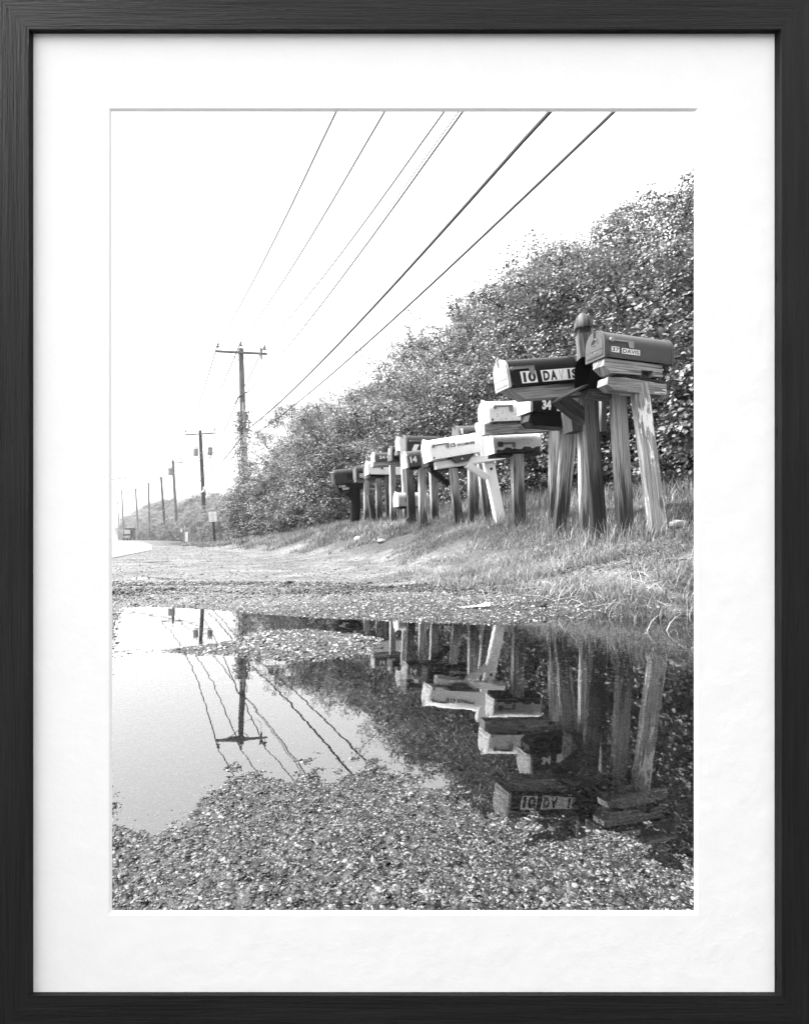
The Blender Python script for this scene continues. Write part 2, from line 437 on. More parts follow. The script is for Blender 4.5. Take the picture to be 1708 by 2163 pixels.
c_dirt = t.mix(t.mapr(t.math('ADD', t.math('MULTIPLY', med, .5), t.math('MULTIPLY', fin, .5)), .38, .62), .035, .20)
c_dirt = t.mix(t.math('MULTIPLY', t.mapr(s2.outputs[0], .72, .8), t.mapr(v2.outputs['Distance'], .25, .45, 1, 0)), c_dirt, .28)
c_dirt = t.math('MULTIPLY', c_dirt, t.mapr(big, .3, .7, .45, 1.2))
c_gr = t.mix(med, .012, .05)
col = t.mix(attr('asph'), c_dirt, c_as)
col = t.mix(attr('grassy'), col, c_gr)
col = t.math('MULTIPLY', col, t.mix(attr('wet'), 1.0, .62))
hh = t.math('ADD', t.math('MULTIPLY', t.mapr(v1.outputs['Distance'], 0, .6, 1, 0), .6), t.math('ADD', t.math('MULTIPLY', fin, .5), t.math('MULTIPLY', med, .8)))
hh = t.math('ADD', hh, t.math('MULTIPLY', t.mapr(v2.outputs['Distance'], 0, .6, 1, 0), .5))
rg = t.mix(attr('wet'), t.mapr(med, .35, .65, .45, .8), .35)
M['ground'] = t.done(t.pbsdf(col, rg, .35, t.bump(hh, .009, 1.0)))
tag(link('ground', me, M['ground']), 'wet gravel and dirt verge rising to a grassy bank', None, None, 'structure')

# water table: fills the puddles wherever the ground dips below it
t = NT('puddle_water'); tc = t.n('TexCoord'); ob = tc.outputs['Object']
wv = t.math('ADD', t.noise(ob, 7, 2, .5), t.math('MULTIPLY', t.noise(ob, 30, 2, .5), .10))
nb = t.bump(wv, .00022, 1.0)
fr = t.n('Fresnel'); fr.inputs[0].default_value = 1.82; t.l(nb, fr.inputs['Normal'])
gl = t.n('BsdfGlossy'); gl.inputs['Roughness'].default_value = .012; gl.inputs[0].default_value = (1, 1, 1, 1); t.l(nb, gl.inputs['Normal'])
tr = t.n('BsdfTransparent'); tr.inputs[0].default_value = (.76, .76, .76, 1)
ms = t.n('MixShader'); t.l(fr.outputs[0], ms.inputs[0]); t.l(tr.outputs[0], ms.inputs[1]); t.l(gl.outputs[0], ms.inputs[2])
M['water'] = t.done(ms.outputs[0])
b = MB(); b.add([Vector((-6, .43, 0)), Vector((3.5, .43, 0)), Vector((3.5, 12, 0)), Vector((-9, 12, 0))], [(0, 1, 2, 3)])
tag(b.build('puddle_water', M['water']), 'still rain water lying in the puddles of the verge', None, None, 'structure')

# road with its painted edge line
def ribbon(name, f0, f1, z, mat, s0=-40, s1=380, n=260, label=None):
    S = np.concatenate([np.linspace(s0, 60, 160), np.linspace(61, s1, n - 160)])
    V = []
    for s in S:
        for tv in (f0(s), f1(s)):
            V.append((UX * s + VX * tv, UY * s + VY * tv, z))
    k = np.arange(len(S) - 1) * 2
    me = np_mesh(name, np.array(V), np.stack([k, k + 1, k + 3, k + 2], -1))
    return tag(link(name, me, mat), label, None, None, 'structure')
t = NT('wet_road_asphalt'); tc = t.n('TexCoord')
n1 = t.noise(tc.outputs['Object'], .7, 4, .6); n2 = t.noise(tc.outputs['Object'], 90, 3, .7)
M['road'] = t.done(t.pbsdf(t.mapr(n2, .2, .8, .05, .12), t.mapr(n1, .35, .65, .22, .5), .5, t.bump(n2, .003, .6)))
ribbon('road', lambda s: edge_t(s) - 8.4, lambda s: edge_t(s) - .02, .026, M['road'], label='wet asphalt road curving away to the left into mist')
ribbon('road_edge_line', lambda s: edge_t(s) - .42, lambda s: edge_t(s) - .28, .031, plain('road_paint', .7, .5, sc=8), label='white painted line along the near edge of the road')

# ------------------------------------------------------------------ loose stones
ico_v = []; ph = (1 + 5 ** .5) / 2
for a in (-1, 1):
    for c in (-ph, ph): ico_v += [(0, a, c), (a, c, 0), (c, 0, a)]
ico_v = np.array(ico_v) / math.hypot(1, ph)
bmi = bmesh.new()
for v in ico_v: bmi.verts.new(v)
bmesh.ops.convex_hull(bmi, input=bmi.verts[:]); bmi.verts.index_update()
ico_f = np.array([[v.index for v in f.verts] for f in bmi.faces]); ico_v = np.array([v.co[:] for v in bmi.verts]); bmi.free()

def stones(name, X, Y, size, flat, lift, vlo, vhi, seed, label, power=2.5):
    r = np.random.default_rng(seed); n = len(X)
    Z = ground(X, Y)
    size = np.where(Z < -.002, np.minimum(size, np.maximum(-Z, .004) * 1.6), size)
    sc = np.stack([size * r.uniform(.7, 1.4, n), size * r.uniform(.6, 1.1, n), size * flat * r.uniform(.6, 1.2, n)], -1) * .5
    ang = r.uniform(0, math.tau, n); ca, sa = np.cos(ang), np.sin(ang)
    jit = r.uniform(.78, 1.2, (n, 12, 1))
    V = ico_v[None] * jit * sc[:, None, :]
    tilt = r.normal(0, .25, (n, 2))
    V[..., 2] += V[..., 0] * tilt[:, None, 0] + V[..., 1] * tilt[:, None, 1]
    Xr = V[..., 0] * ca[:, None] - V[..., 1] * sa[:, None]; Yr = V[..., 0] * sa[:, None] + V[..., 1] * ca[:, None]
    V = np.stack([Xr + X[:, None], Yr + Y[:, None], V[..., 2] + (Z + lift * size)[:, None]], -1).reshape(-1, 3)
    Fc = (ico_f[None] + (np.arange(n) * 12)[:, None, None]).reshape(-1, 3)
    val = vlo + (vhi - vlo) * r.uniform(0, 1, n) ** power
    me = np_mesh(name, V, Fc, {'v': np.repeat(val, 12)}, 3)
    return tag(link(name, me, M['pebble']), label, None, None, 'stuff')
t = NT('pebble'); at = t.n('Attribute'); at.attribute_name = 'v'; tc = t.n('TexCoord')
n1 = t.noise(tc.outputs['Object'], 260, 3, .6)
M['pebble'] = t.done(t.pbsdf(t.math('MULTIPLY', at.outputs['Fac'], t.mapr(n1, .3, .7, .7, 1.3)), .5, .3, t.bump(n1, .0015, .8)))
n = 120000
Y = rng.uniform(.42 ** .5, 1.25 ** .5, n) ** 2; X = rng.uniform(-.66, .64, n) * np.maximum(Y, .62)
stones('gravel', X, Y, rng.lognormal(math.log(.0029), .36, n), .34, -.05, .012, .19, 1, 'wet stone chips set in the asphalt of the foreground', 2.4)
n = 60000
Y = rng.uniform(1.25, 3.6, n); X = rng.uniform(-.66, .62, n) * Y
stones('gravel', X, Y, rng.lognormal(math.log(.0068), .32, n), .45, .0, .03, .46, 2, 'loose gravel around the far shore of the puddle')
n = 26000
Y = 2.75 + 1.15 * rng.beta(1.5, 2.2, n); X = rng.uniform(-.62, .62, n) * Y
k = ((VX * X + VY * Y) < 2.35) & (fbm(X * 1.1, Y * 4.5, 77, 3) + rng.uniform(-.25, .25, n) > -.12); X, Y = X[k], Y[k]
stones('asphalt_crumbs', X, Y, rng.lognormal(math.log(.0072), .42, len(X)), .7, .12, .006, .05, 3, 'dark crumbs of broken asphalt beyond the puddle', 1.5)
n = 26000
s_ = rng.uniform(3.2, 22, n); t_ = rng.uniform(-.2, 2.9, n); X = UX * s_ + VX * t_; Y = UY * s_ + VY * t_
stones('gravel', X, Y, rng.lognormal(math.log(.0105), .36, n), .45, .0, .02, .24, 4, 'scattered stones on the dirt turn-in', 1.7)

# ------------------------------------------------------------------ the framed mount standing on the wet ground
t = NT('black_stained_oak'); tc = t.n('TexCoord'); uv = tc.outputs['UV']; off = rand_off(t)
fn = t.noise(t.scale(uv, 900, 22, 1, off), 1, 4, .7); f2 = t.noise(t.scale(uv, 260, 9, 1, off), 1, 3, .6)
pore = t.mapr(t.noise(t.scale(uv, 1500, 45, 1, off), 1, 2, .5), .27, .34, 1, 0)
c = t.mix(t.mapr(f2, .25, .75), .009, .014); c = t.math('MULTIPLY', c, t.mapr(fn, .2, .8, .75, 1.25)); c = t.math('MULTIPLY', c, t.mix(pore, 1.0, .3))
M['oak'] = t.done(t.pbsdf(c, .62, .12, t.bump(t.math('SUBTRACT', t.math('ADD', fn, f2), pore), .0006, .8)))
M['mat'] = plain('white_mount_board', .80, .85, .1, var=.012, sc=60)
FD = .352
fo = thing('picture_frame', P(854, 2190, FD), 'black wood picture frame with a wide white mount, framing the roadside view', 'picture frame')
# section steps: outer edge, face lip, bevel foot against the mount (picture units from each side)
FX0, FX1, FY0, FY1 = -14.0, 1722.0, -14.0, 2200.0
def fr_pt(kx, ky, prof):
    """kx, ky in {0,1}: which corner; prof index: 0 back outer, 1 front outer, 2 front lip, 3 bevel foot, 4 back inner"""
    lx = [-14, -14, 60.6, 69.3, 69.3][prof]; rx = [1722, 1722, 1650.0, 1636.2, 1636.2][prof]
    ty = [-14, -14, 60.8, 69.2, 69.2][prof]; by = [2200, 2200, 2103.6, 2097.6, 2097.6][prof]
    d = [FD + .020, FD, FD, FD + .0035, FD + .020][prof]
    x = rx if kx else lx; y = by if ky else ty
    q = P(x, y, FD + (.0035 if prof >= 3 else 0)); q.y = d
    return q
for (c0, c1) in (((0, 0), (1, 0)), ((1, 0), (1, 1)), ((1, 1), (0, 1)), ((0, 1), (0, 0))):
    b = MB(); a = [fr_pt(*c0, k) for k in range(5)]; e = [fr_pt(*c1, k) for k in range(5)]
    hor = c0[1] == c1[1]
    for k in range(5):
        j = (k + 1) % 5
        vs = [a[k], e[k], e[j], a[j]]
        if hor: uvs = [(v.z + v.y, v.x) for v in vs]
        else: uvs = [(v.x + v.y, v.z) for v in vs]
        b.add(vs, [(0, 1, 2, 3)], [uvs])
    for q, rv in ((a, 1), (e, -1)): b.add(q, [tuple(range(5))[::rv]], [[(v.x, v.z) for v in q][::rv]])
    b.build('rail', M['oak'], fo)
b = MB()
MD = FD + .0040
def mq(x, y, d): q = P(x, y, MD); q.y = d; return q
O = [mq(64, 64, MD), mq(1641, 64, MD), mq(1641, 2103, MD), mq(64, 2103, MD)]
I1 = [mq(229.8, 228, MD), mq(1473.5, 228, MD), mq(1473.5, 1933.5, MD), mq(229.8, 1933.5, MD)]
def mq2(x, y):
    return P(x, y, MD + .0010)
I2 = [mq2(236.8, 236), mq2(1465, 236), mq2(1465, 1923.4), mq2(236.8, 1923.4)]
OB = [Vector((v.x, MD + .0010, v.z)) for v in O]
vs = O + I1 + I2 + OB
fs = []
for k in range(4):
    j = (k + 1) % 4
    fs += [(k, j, 4 + j, 4 + k), (4 + k, 4 + j, 8 + j, 8 + k), (8 + k, 8 + j, 12 + j, 12 + k), (12 + k, 12 + j, j, k)]
b.add(vs, fs); b.build('mount_board', M['mat'], fo)

# ------------------------------------------------------------------ lettering
def text_mesh(body, h, bold=0.0, xs=1.0, shear=0.0, ext=.0005, space=1.0):
    cu = bpy.data.curves.new('lettering', 'FONT'); cu.body = body; cu.size = 1.0; cu.offset = bold; cu.shear = shear
    cu.space_character = space; cu.extrude = .001; cu.resolution_u = 3
    o = bpy.data.objects.new('lettering_source', cu); COL.objects.link(o)
    dg = bpy.context.evaluated_depsgraph_get(); me = bpy.data.meshes.new_from_object(o.evaluated_get(dg))
    bpy.data.objects.remove(o); bpy.data.curves.remove(cu)
    n = len(me.vertices); c = np.zeros(n * 3, np.float32); me.vertices.foreach_get('co', c); c = c.reshape(-1, 3)
    lo, hi = c.min(0), c.max(0); s = h / (hi[1] - lo[1])
    c[:, 0] = (c[:, 0] - lo[0]) * s * xs; c[:, 1] = (c[:, 1] - lo[1]) * s; c[:, 2] = c[:, 2] / .001 * ext
    me.vertices.foreach_set('co', c.ravel()); me.update()
    return me, (hi[0] - lo[0]) * s * xs

# ------------------------------------------------------------------ mailboxes
ALPHA = 20.0
class Box: pass
def basis(A, B, roll=0.0):
    ex = (B - A).normalized(); ey = Vector((0, 0, 1)).cross(ex).normalized(); ez = ex.cross(ey).normalized()
    if roll:
        q = Matrix.Rotation(roll, 3, ex); ey = q @ ey; ez = q @ ez
    m = Matrix((ex, ey, ez)).transposed().to_4x4(); m.translation = A
    return m

def arch(W, H, k=.5, o=0.0, n=14):
    """mailbox section: flat floor, upright sides, round top; o = outward offset"""
    rz = min(W * .5, H * k); zs = H - rz
    pts = [(-o, -o), (W + o, -o)]
    for i in range(n + 1):
        a = math.pi * i / n
        pts.append((W / 2 + (W / 2 + o) * math.cos(a), zs + (rz + o) * math.sin(a)))
    return pts

def yz(Mx, x):
    """matrix placing an (a,b) section as local (y,z) at local x"""
    m = Matrix(((0, 0, 1, x), (1, 0, 0, 0), (0, 1, 0, 0), (0, 0, 0, 1)))
    return Mx @ m if Mx else m
I4 = Matrix.Identity(4)

def xzslab(b, pts, y0, y1, mi=0):
    """polygon in local x,z pushed through from y0 to y1; grain runs along x"""
    n = len(pts); vs = [Vector((x, y0, z)) for x, z in pts] + [Vector((x, y1, z)) for x, z in pts]
    fs = [tuple(range(n)), tuple(range(n, 2 * n))[::-1]]; uvs = [[(z, x) for x, z in pts], [(z, x) for x, z in pts][::-1]]
    for i in range(n):
        j = (i + 1) % n; fs.append((i, n + i, n + j, j)); x0, z0 = pts[i]; x1, z1 = pts[j]
        uvs.append([(y0 + z0, x0), (y1 + z0, x0), (y1 + z1, x1), (y0 + z1, x1)])
    # wind outward
    ar = sum(pts[i][0] * pts[(i + 1) % n][1] - pts[(i + 1) % n][0] * pts[i][1] for i in range(n))
    if ar < 0: fs = [f[::-1] for f in fs]; uvs = [u[::-1] for u in uvs]
    b.add(vs, fs, uvs, mi)

def make_box(label, A, B, hpx, W, mat, door, post=None, flag='flag', flag_at=(.12, .66), flag_len=.27, group='mailboxes lined up along the verge', roll=0.0, L=None,
             dB=None, k=.5, doorless=False, rivets=True, big=0.0, name='mailbox', root=None, pivot_r=.013, flag_drop=.032):
    d = A[2]; a = P(*A)
    if dB is None:
        cot = 1 / math.tan(R(ALPHA)); xb = (B[0] - CX) / F
        dB = (a.x - d * cot) / (xb - cot)
    bb = P(B[0], B[1], dB); Mx = basis(a, bb, roll); Ln = L or (bb - a).length
    H = hpx * d / F
    if root is None:
        pb = P(post[1][0], post[1][1], post[2]) if post else a
        root = thing(name, pb, label, 'mailbox', group)
    bx = Box(); bx.M = Mx; bx.L = Ln; bx.H = H; bx.W = W; bx.root = root; bx.d = d
    body = MB(); pr = arch(W, H, k)
    body.prism(pr, yz(None, .004), yz(None, Ln), cap=not doorless)
    body.prism(arch(W, H, k, .0028), yz(None, Ln - .014), yz(None, Ln + .002), cap=not doorless)
    if doorless:   # a real hollow shell: inner skin, floor of the box and back wall
        ip = arch(W - .004, H - .004, k); ip = [(p + .002, q + .002) for p, q in ip]
        inn = MB(); inn.prism(ip, yz(None, .003), yz(None, Ln - .004), cap=False)
        inn.add([Vector((Ln - .005, p, q)) for p, q in ip], [tuple(range(len(ip)))])
        body.add([Vector((Ln, p, q)) for p, q in pr], [tuple(range(len(pr)))])
    bo = body.build('body', mat, root, Mx, smooth=True); bx.body = bo
    if doorless: inn.build('inner_shell', M['inside'], bo, Mx)
    if rivets:
        for f_ in (.18, .38, .58, .80):
            rv = MB(); rv.disc((Ln * f_, -.0015, .012), .0026, (0, 1, 0), .003, 8); rv.build('rivet', M['iron'], bo, Mx)
    if not doorless:
        dm = MB(); dp = arch(W, H, k, .004); dm.prism(dp, yz(None, -.004), yz(None, .014))
        ins = arch(W - .02, H - .022, k); ins = [(p + .01, q + .01) for p, q in ins]
        dm.prism(ins, yz(None, -.0065), yz(None, -.0035))
        dm.box((-.0085, .012, H * .30), (-.006, W - .012, H * .312)); dm.box((-.0085, .012, H * .10), (-.006, W - .012, H * .108))
        do = dm.build('door', door, root, Mx, smooth=True); bx.door = do
        lt = MB(); lt.tube([(.012, W / 2, H + .006), (-.006, W / 2, H + .012), (-.013, W / 2, H + .004), (-.011, W / 2, H - .028)], .0045, 6)
        lt.disc((-.012, W / 2, H - .03), .006, (1, 0, 0), .004, 8)
        lt.build('latch', door, do, Mx, smooth=True)
        hg = MB(); hg.disc((.022, -.004, .014), .0075, (0, 1, 0), .005, 10); hg.build('hinge_screw', M['iron'], bo, Mx)
    if flag:
        fx, fz = flag_at[0] * Ln, flag_at[1] * H; fl = flag_len * Ln * 1.0
        fm = MB(); th = .009
        pts = [(fx, fz - .006), (fx + fl * .74, fz - .006 + .002), (fx + fl * .80, fz - flag_drop), (fx + fl, fz - flag_drop), (fx + fl, fz + .009), (fx, fz + .007)]
        xzslab(fm, pts, -.009, -.0065)
        fm.box((fx, -.0115, fz + .0075), (fx + fl, -.0065, fz + .0095))
        fm.disc((fx, -.012, fz), pivot_r, (0, 1, 0), .0125, 16)
        fm.disc((fx, -.0145, fz), pivot_r * .5, (0, 1, 0), .006, 12)
        bx.flag = fm.build('flag', M[flag], root, Mx)
    return bx

def sticker(bx, u0, v0, u1, v1, body, hfrac=.72, plate='white', ink='ink', bold=.02, xs=None, shear=0.0, skew=0.0, tfill=.86, ofs=.0):
    """u along the box (m from the front), v up the side (m); body text stretched to fill the plate"""
    Mx = bx.M @ Matrix.Translation((u0, -.0022 - ofs, v0))
    w, h = u1 - u0, v1 - v0; par = bx.root
    if plate:
        b = MB(); sk = skew * h
        xzslab(b, [(0, 0), (w, 0), (w + sk, h), (sk, h)], -.0006, .0012)
        par = b.build('number_sticker', M[plate], bx.root, Mx)
    if body:
        th = h * hfrac if plate else h
        me, tw = text_mesh(body, th, bold, 1.0, shear)
        fx = (w * tfill if plate else w) / tw
        Tx = Mx @ Matrix.Translation(((w * (1 - tfill) / 2 if plate else 0), -.0012, (h - th) / 2)) @ Matrix.Rotation(R(90), 4, 'X') @ Matrix.Diagonal((fx, 1, 1, 1))
        return link('lettering', me, M[ink], par, Tx)
    return par

def add_post(bx, top, bot, d, mat, w=.092, h=.092, name='post', dt=None, parent=None, cap=False):
    p0 = P(bot[0], bot[1], d); p1 = P(top[0], top[1], dt or d)
    tw = math.radians(15) - math.atan2(p0.x, p0.y); up = Vector((-math.sin(tw), math.cos(tw), 0))
    w *= .88; h *= .88
    b = MB(); dz = (p1 - p0).normalized()
    b.beam(p0 - dz * .22, p1, w, h, up)
    # grain measured from the ground line
    b.uv = [[(u, v - .22) for u, v in f] for f in b.uv]
    return b.build(name, mat, parent or bx.root)

def arm(bx, pts, y0, y1, mat, name='arm'):
    b = MB(); xzslab(b, pts, y0, y1); return b.build(name, mat, bx.root, bx.M)

def loc(bx, x, y, z): return bx.M @ Vector((x, y, z))

def brace(bx, a, b_, w, h, mat, name='brace'):
    b = MB(); b.beam(loc(bx, *a), loc(bx, *b_), w, h, bx.M.to_3x3() @ Vector((0, 1, 0))); return b.build(name, mat, bx.root)

# 37 DAVIS: nearest box, grey, on a thick notched block and a peeling white post
bx = make_box('grey mailbox numbered 37 DAVIS on stacked wooden blocks and a peeling painted post', (1276.7, 752, 3.2), (1422, 769.9), 61, .152, M['m_grey'], M['m_grey'],
              post=((1367, 815), (1390, 1130), 3.3), flag='flag_l', flag_at=(.092, .60), flag_len=.305)
L, H = bx.L, bx.H
sticker(bx, .092 * L, .18 * H, .20 * L, .375 * H, '37', bold=.01)
sticker(bx, .237 * L, .165 * H, .495 * L, .355 * H, 'DAVIS', bold=.01, tfill=.9)
# embossed emblem and lettering band on the door
e = MB(); W = bx.W
for ang in (25, 70, 115, 160): 
    e.tube([(-.0085, W * .5 + .026 * math.cos(R(ang)) + .008 * math.cos(R(ang + 90)) * q, H * .56 + .022 * math.sin(R(ang)) * 1.0 + .012 * math.sin(R(ang + 90)) * q) for q in (-1, -.3, .4, 1)], .0022, 6)
e.tube([(-.0085, W * .5 + .02 * math.sin(q * 1.4), H * .50 + .009 * q) for q in range(5)], .0025, 6)
e.build('embossed_emblem', M['door_grey'], bx.door, bx.M)
me, tw = text_mesh('U.S. MAIL', .020, .02)
link('embossed_lettering', me, M['door_grey'], bx.door, bx.M @ Matrix.Translation((-.0072, W * .86, H * .16)) @ Matrix.Rotation(R(-90), 4, 'Z') @ Matrix.Rotation(R(90), 4, 'X') @ Matrix.Diagonal((W * .72 / tw, 1, 1, 1)))
arm(bx, [(.005, -.006), (.005, -.043), (.052, -.078), (.243, -.074), (.243, -.045), (.322, -.043), (.322, -.073), (.382, -.072), (.382, -.006)], .012, .104, M['w_board'], 'upper_block')
b = MB(); b.box((.243, .05, -.0735), (.322, .1, -.0455)); b.build('notch_back', M['w_board_dark'], bx.root, bx.M)
b = MB(); xzslab(b, [(.09, -.08), (.09, -.0835), (.41, -.098), (.41, -.090)], .018, .11); xzslab(b, [(.12, -.0865), (.12, -.0905), (.40, -.1035), (.40, -.0995)], .016, .10)
b.build('shim_boards', M['w_dark'], bx.root, bx.M)
arm(bx, [(.034, -.1005), (.030, -.138), (.074, -.164), (.415, -.168), (.415, -.106), (.14, -.0945)], .016, .100, M['w_peel2'], 'lower_arm')
p1 = loc(bx, .262, .055, -.112)
pj = (CX + F * p1.x / p1.y, HY - F * (p1.z - CZ) / p1.y)
add_post(bx, pj, (1390, 1130), p1.y - .03, M['w_peel'], .093, .093, dt=p1.y)

# open black box beside it, door hanging down
bo3 = make_box('black mailbox with its door hanging open, dark inside, between 10 DAVIS and 37 DAVIS', (1243.5, 815, 3.36), (1385, 827), 68, .135, M['m_black'], None,
               post=((1303, 826), (1320, 1128), 3.43), flag=None, doorless=True, rivets=False)
b = MB(); ip = arch(bo3.W, bo3.H, .5, .002)
b.prism(ip, yz(None, 0), yz(None, .008)); b.prism([(p * .9 + .007, q * .9 + .008) for p, q in ip], yz(None, .0078), yz(None, .0115))
Dm = bo3.M @ Matrix.Rotation(R(-64 - 0), 4, 'Y') @ Matrix.Translation((-.004, 0, 0))
# swing the panel forward and down about its bottom edge
Dm = bo3.M @ Matrix.Translation((-.002, 0, .002)) @ Matrix.Rotation(R(-118), 4, 'Y')
b.build('door', M['m_greyd'], bo3.root, Dm, smooth=True)
arm(bo3, [(.03, -.004), (.03, -.05), (.43, -.05), (.43, -.004)], .02, .11, M['w_board_dark'])
add_post(bo3, (1304, 827), (1320, 1128), 3.46, M['w_mid'], .09, .09)

# 10 DAVIS
bx = make_box('black mailbox with big 10 DAVIS stickers on a braced post with a carved point', (1074.8, 816.5, 3.42), (1222, 804), 61, .145, M['m_black'], M['door_pale'],
              post=((1231, 690), (1265, 1120), 3.6), flag='flag', flag_at=(.065, .60), flag_len=.31, pivot_r=.011, flag_drop=.04)
L, H = bx.L, bx.H
sticker(bx, .188 * L, .07 * H, .405 * L, .485 * H, '10', bold=.045, tfill=.82, hfrac=.86, skew=-.1)
Dd = sticker(bx, .475 * L, .07 * H, .995 * L, .475 * H, None, skew=-.1)
for (u, ww, ch, ik) in ((.49, .09, 'D', 'ink'), (.595, .09, 'A', 'ink'), (.71, .085, 'V', 'ink_f'), (.845, .035, 'I', 'ink'), (.905, .085, 'S', 'ink')):
    me, tw = text_mesh(ch, H * .345, .045)
    link('lettering', me, M[ik], Dd, bx.M @ Matrix.Translation((u * L, -.0036, H * .10)) @ Matrix.Rotation(R(90), 4, 'X') @ Matrix.Diagonal((ww * L / tw, 1, 1, 1)))
arm(bx, [(.010, -.005), (.108, -.072), (.60, -.082), (.60, -.005)], .022, .108, M['w_board'])
brace(bx, (.345, .064, -.072), (.52, .064, -.222), .074, .078, M['w_mid'])
p0 = loc(bx, .515, .066, -.03)
b = MB(); top = P(1231, 690, p0.y); bot = P(1264, 1120, p0.y - .02); dz = (top - bot).normalized(); up = Vector((.05, 1, 0)).normalized()
sh = bot + dz * ((P(1232, 707, p0.y) - bot).length)
b.beam(bot - dz * .22, sh, .080, .080, up); b.uv = [[(u, v - .22) for u, v in f] for f in b.uv]
b.beam(sh, sh + dz * .030, .070, .070, up); b.build('post', M['w_dark'], bx.root)
b = MB(); n0 = sh + dz * .030; x_ = up.cross(dz).normalized(); y_ = dz.cross(x_); rings = []
prof = [(0, .038), (.005, .050), (.012, .053), (.040, .050), (.062, .041), (.080, .029), (.094, .014), (.101, .002)]
vs = []
for z_, r_ in prof:
    for k in range(16):
        an = (k + .5) / 16 * math.tau; c_, s_2 = math.cos(an), math.sin(an); sq = 1 / max(abs(c_), abs(s_2)); f_ = r_ * (.2 + .8 * sq * .93)
        vs.append(n0 + dz * z_ + x_ * c_ * f_ + y_ * s_2 * f_)
fs = [(i * 16 + k, i * 16 + (k + 1) % 16, (i + 1) * 16 + (k + 1) % 16, (i + 1) * 16 + k) for i in range(len(prof) - 1) for k in range(16)]
fs += [tuple(range(16))[::-1], tuple(range((len(prof) - 1) * 16, len(prof) * 16))]
b.add(vs, fs, [[(vs[i].x, vs[i].z) for i in f] for f in fs]); b.build('finial', M['w_dark'], bx.root, smooth=True)

# 34
bx = make_box('black mailbox painted with a white 34, half hidden under the 10 DAVIS box', (1120, 868.5, 3.97), (1262, 879), 56, .16, M['m_black'], M['door_pale'],
              post=((1197, 900), (1181, 1118), 4.1), flag=None)
L, H = bx.L, bx.H
sticker(bx, .165 * L, .10 * H, .295 * L, .47 * H, '34', plate=None, ink='white', bold=.05)
sticker(bx, .38 * L, .08 * H, .95 * L, .44 * H, 'DAV', plate=None, ink='white', bold=.05)
arm(bx, [(.015, -.004), (.012, -.055), (.05, -.085), (.42, -.085), (.42, -.004)], .015, .145, M['m_black'], 'arm')
b = MB(); xzslab(b, [(.010, -.012), (-.004, -.060), (.03, -.092), (.05, -.092), (.016, -.060), (.028, -.012)], .02, .09); b.build('arm_end', M['w_mid'], bx.root, bx.M)
add_post(bx, (1199, 896), (1181, 1118), 4.13, M['w_mid'], .082, .082)
bp = add_post(bx, (1213, 905), (1194, 1085), 4.3, M['w_light'], .035, .07, name='side_board')

# scrawled white one behind
bx = make_box('white mailbox with faded handwriting and rust spots, resting on a long plank', (1034.5, 890.2, 4.5), (1157, 885), 46, .165, M['m_white2'], M['m_white'],
              post=((1169, 903), (1169, 1092), 4.66), flag='flag', flag_at=(.10, .66), flag_len=.30, flag_drop=.036)
L, H = bx.L, bx.H
sticker(bx, .47 * L, .80 * H, .66 * L, .93 * H, 'Lyker', plate=None, ink='ink_f2' if 'ink_f2' in M else 'flag', bold=-.012, shear=.2)
arm(bx, [(-.03, -.015), (-.035, -.088), (.50, -.088), (.50, -.015)], .03, .115, M['w_board'], 'plank')
b = MB(); b.box((.07, .02, -.0145), (.35, .13, -.0005)); b.build('mounting_board', M['w_board_dark'], bx.root, bx.M)
add_post(bx, (1170, 912), (1168, 1092), 4.72, M['w_light'], .078, .078)

# chipped white one beneath it
bx = make_box('chipped white mailbox with a blackened lower edge, under the plank on a thick post', (1044, 956.5, 4.72), (1144, 951.5), 43, .13, M['m_white2'], M['m_white2'],
              post=((1091, 953), (1096, 1112), 4.8), flag='flag', flag_at=(.14, .42), flag_len=.30, rivets=False)
L, H = bx.L, bx.H
b = MB(); r_ = random.Random(4); pts = [(0.0, -.002)]
for i in range(0, 25): pts.append((L * i / 24, H * .17 + r_.uniform(-.010, .014)))
pts += [(L, -.002)]
xzslab(b, pts, -.0018, .001); b.build('tar_stain', M['stain'], bx.body, bx.M)
b = MB(); b.box((.08 * L, -.016, .28 * H), (.17 * L, -.002, .52 * H)); b.build('flag_bracket', M['flag_dark'], bx.root, bx.M)
arm(bx, [(.02, -.004), (.02, -.03), (.42, -.03), (.42, -.004)], .02, .15, M['w_dark'])
add_post(bx, (1091, 960), (1096, 1112), 4.84, M['w_mid'], .105, .09)

# 15 SYCAMORE
bx = make_box('tilted white mailbox lettered 15 SYCAMORE on a leaning white-painted post with a brace', (912, 971.5, 5.05), (1017, 953.8), 44.5, .175, M['m_white'], M['m_white'],
              post=((1013, 893), (1058, 1110), 5.3), flag='flag', flag_at=(.075, .64), flag_len=.31, pivot_r=.015, roll=R(-2))
L, H = bx.L, bx.H
sticker(bx, .415 * L, .44 * H, .505 * L, .645 * H, '15', plate=None, ink='ink', bold=.03)
sticker(bx, .54 * L, .445 * H, .89 * L, .565 * H, 'SYCAMORE', plate=None, ink='ink', bold=.03)
dL = add_post(bx, (1014, 893), (1058, 1112), 5.36, M['w_white'], .098, .098)
b = MB(); b.beam(P(919, 984, 5.16), P(1063, 963.5, 5.335), .06, .07, (0, 1, 0)); b.build('arm', M['w_white'], bx.root)
b = MB(); b.beam(P(985, 981, 5.2), P(1027, 1008, 5.285), .055, .05, (0, 1, 0)); b.build('brace', M['w_white'], bx.root)
b = MB(); xzslab(b, [(.17, -.002), (.22, -.055), (.33, -.055), (.40, -.002)], .012, .10); bk = b.build('bracket', M['iron'], bx.root, bx.M)
b = MB(); b.disc((.275, .008, -.03), .006, (0, 1, 0), .006, 8); b.build('bolt', M['white'], bk, bx.M)
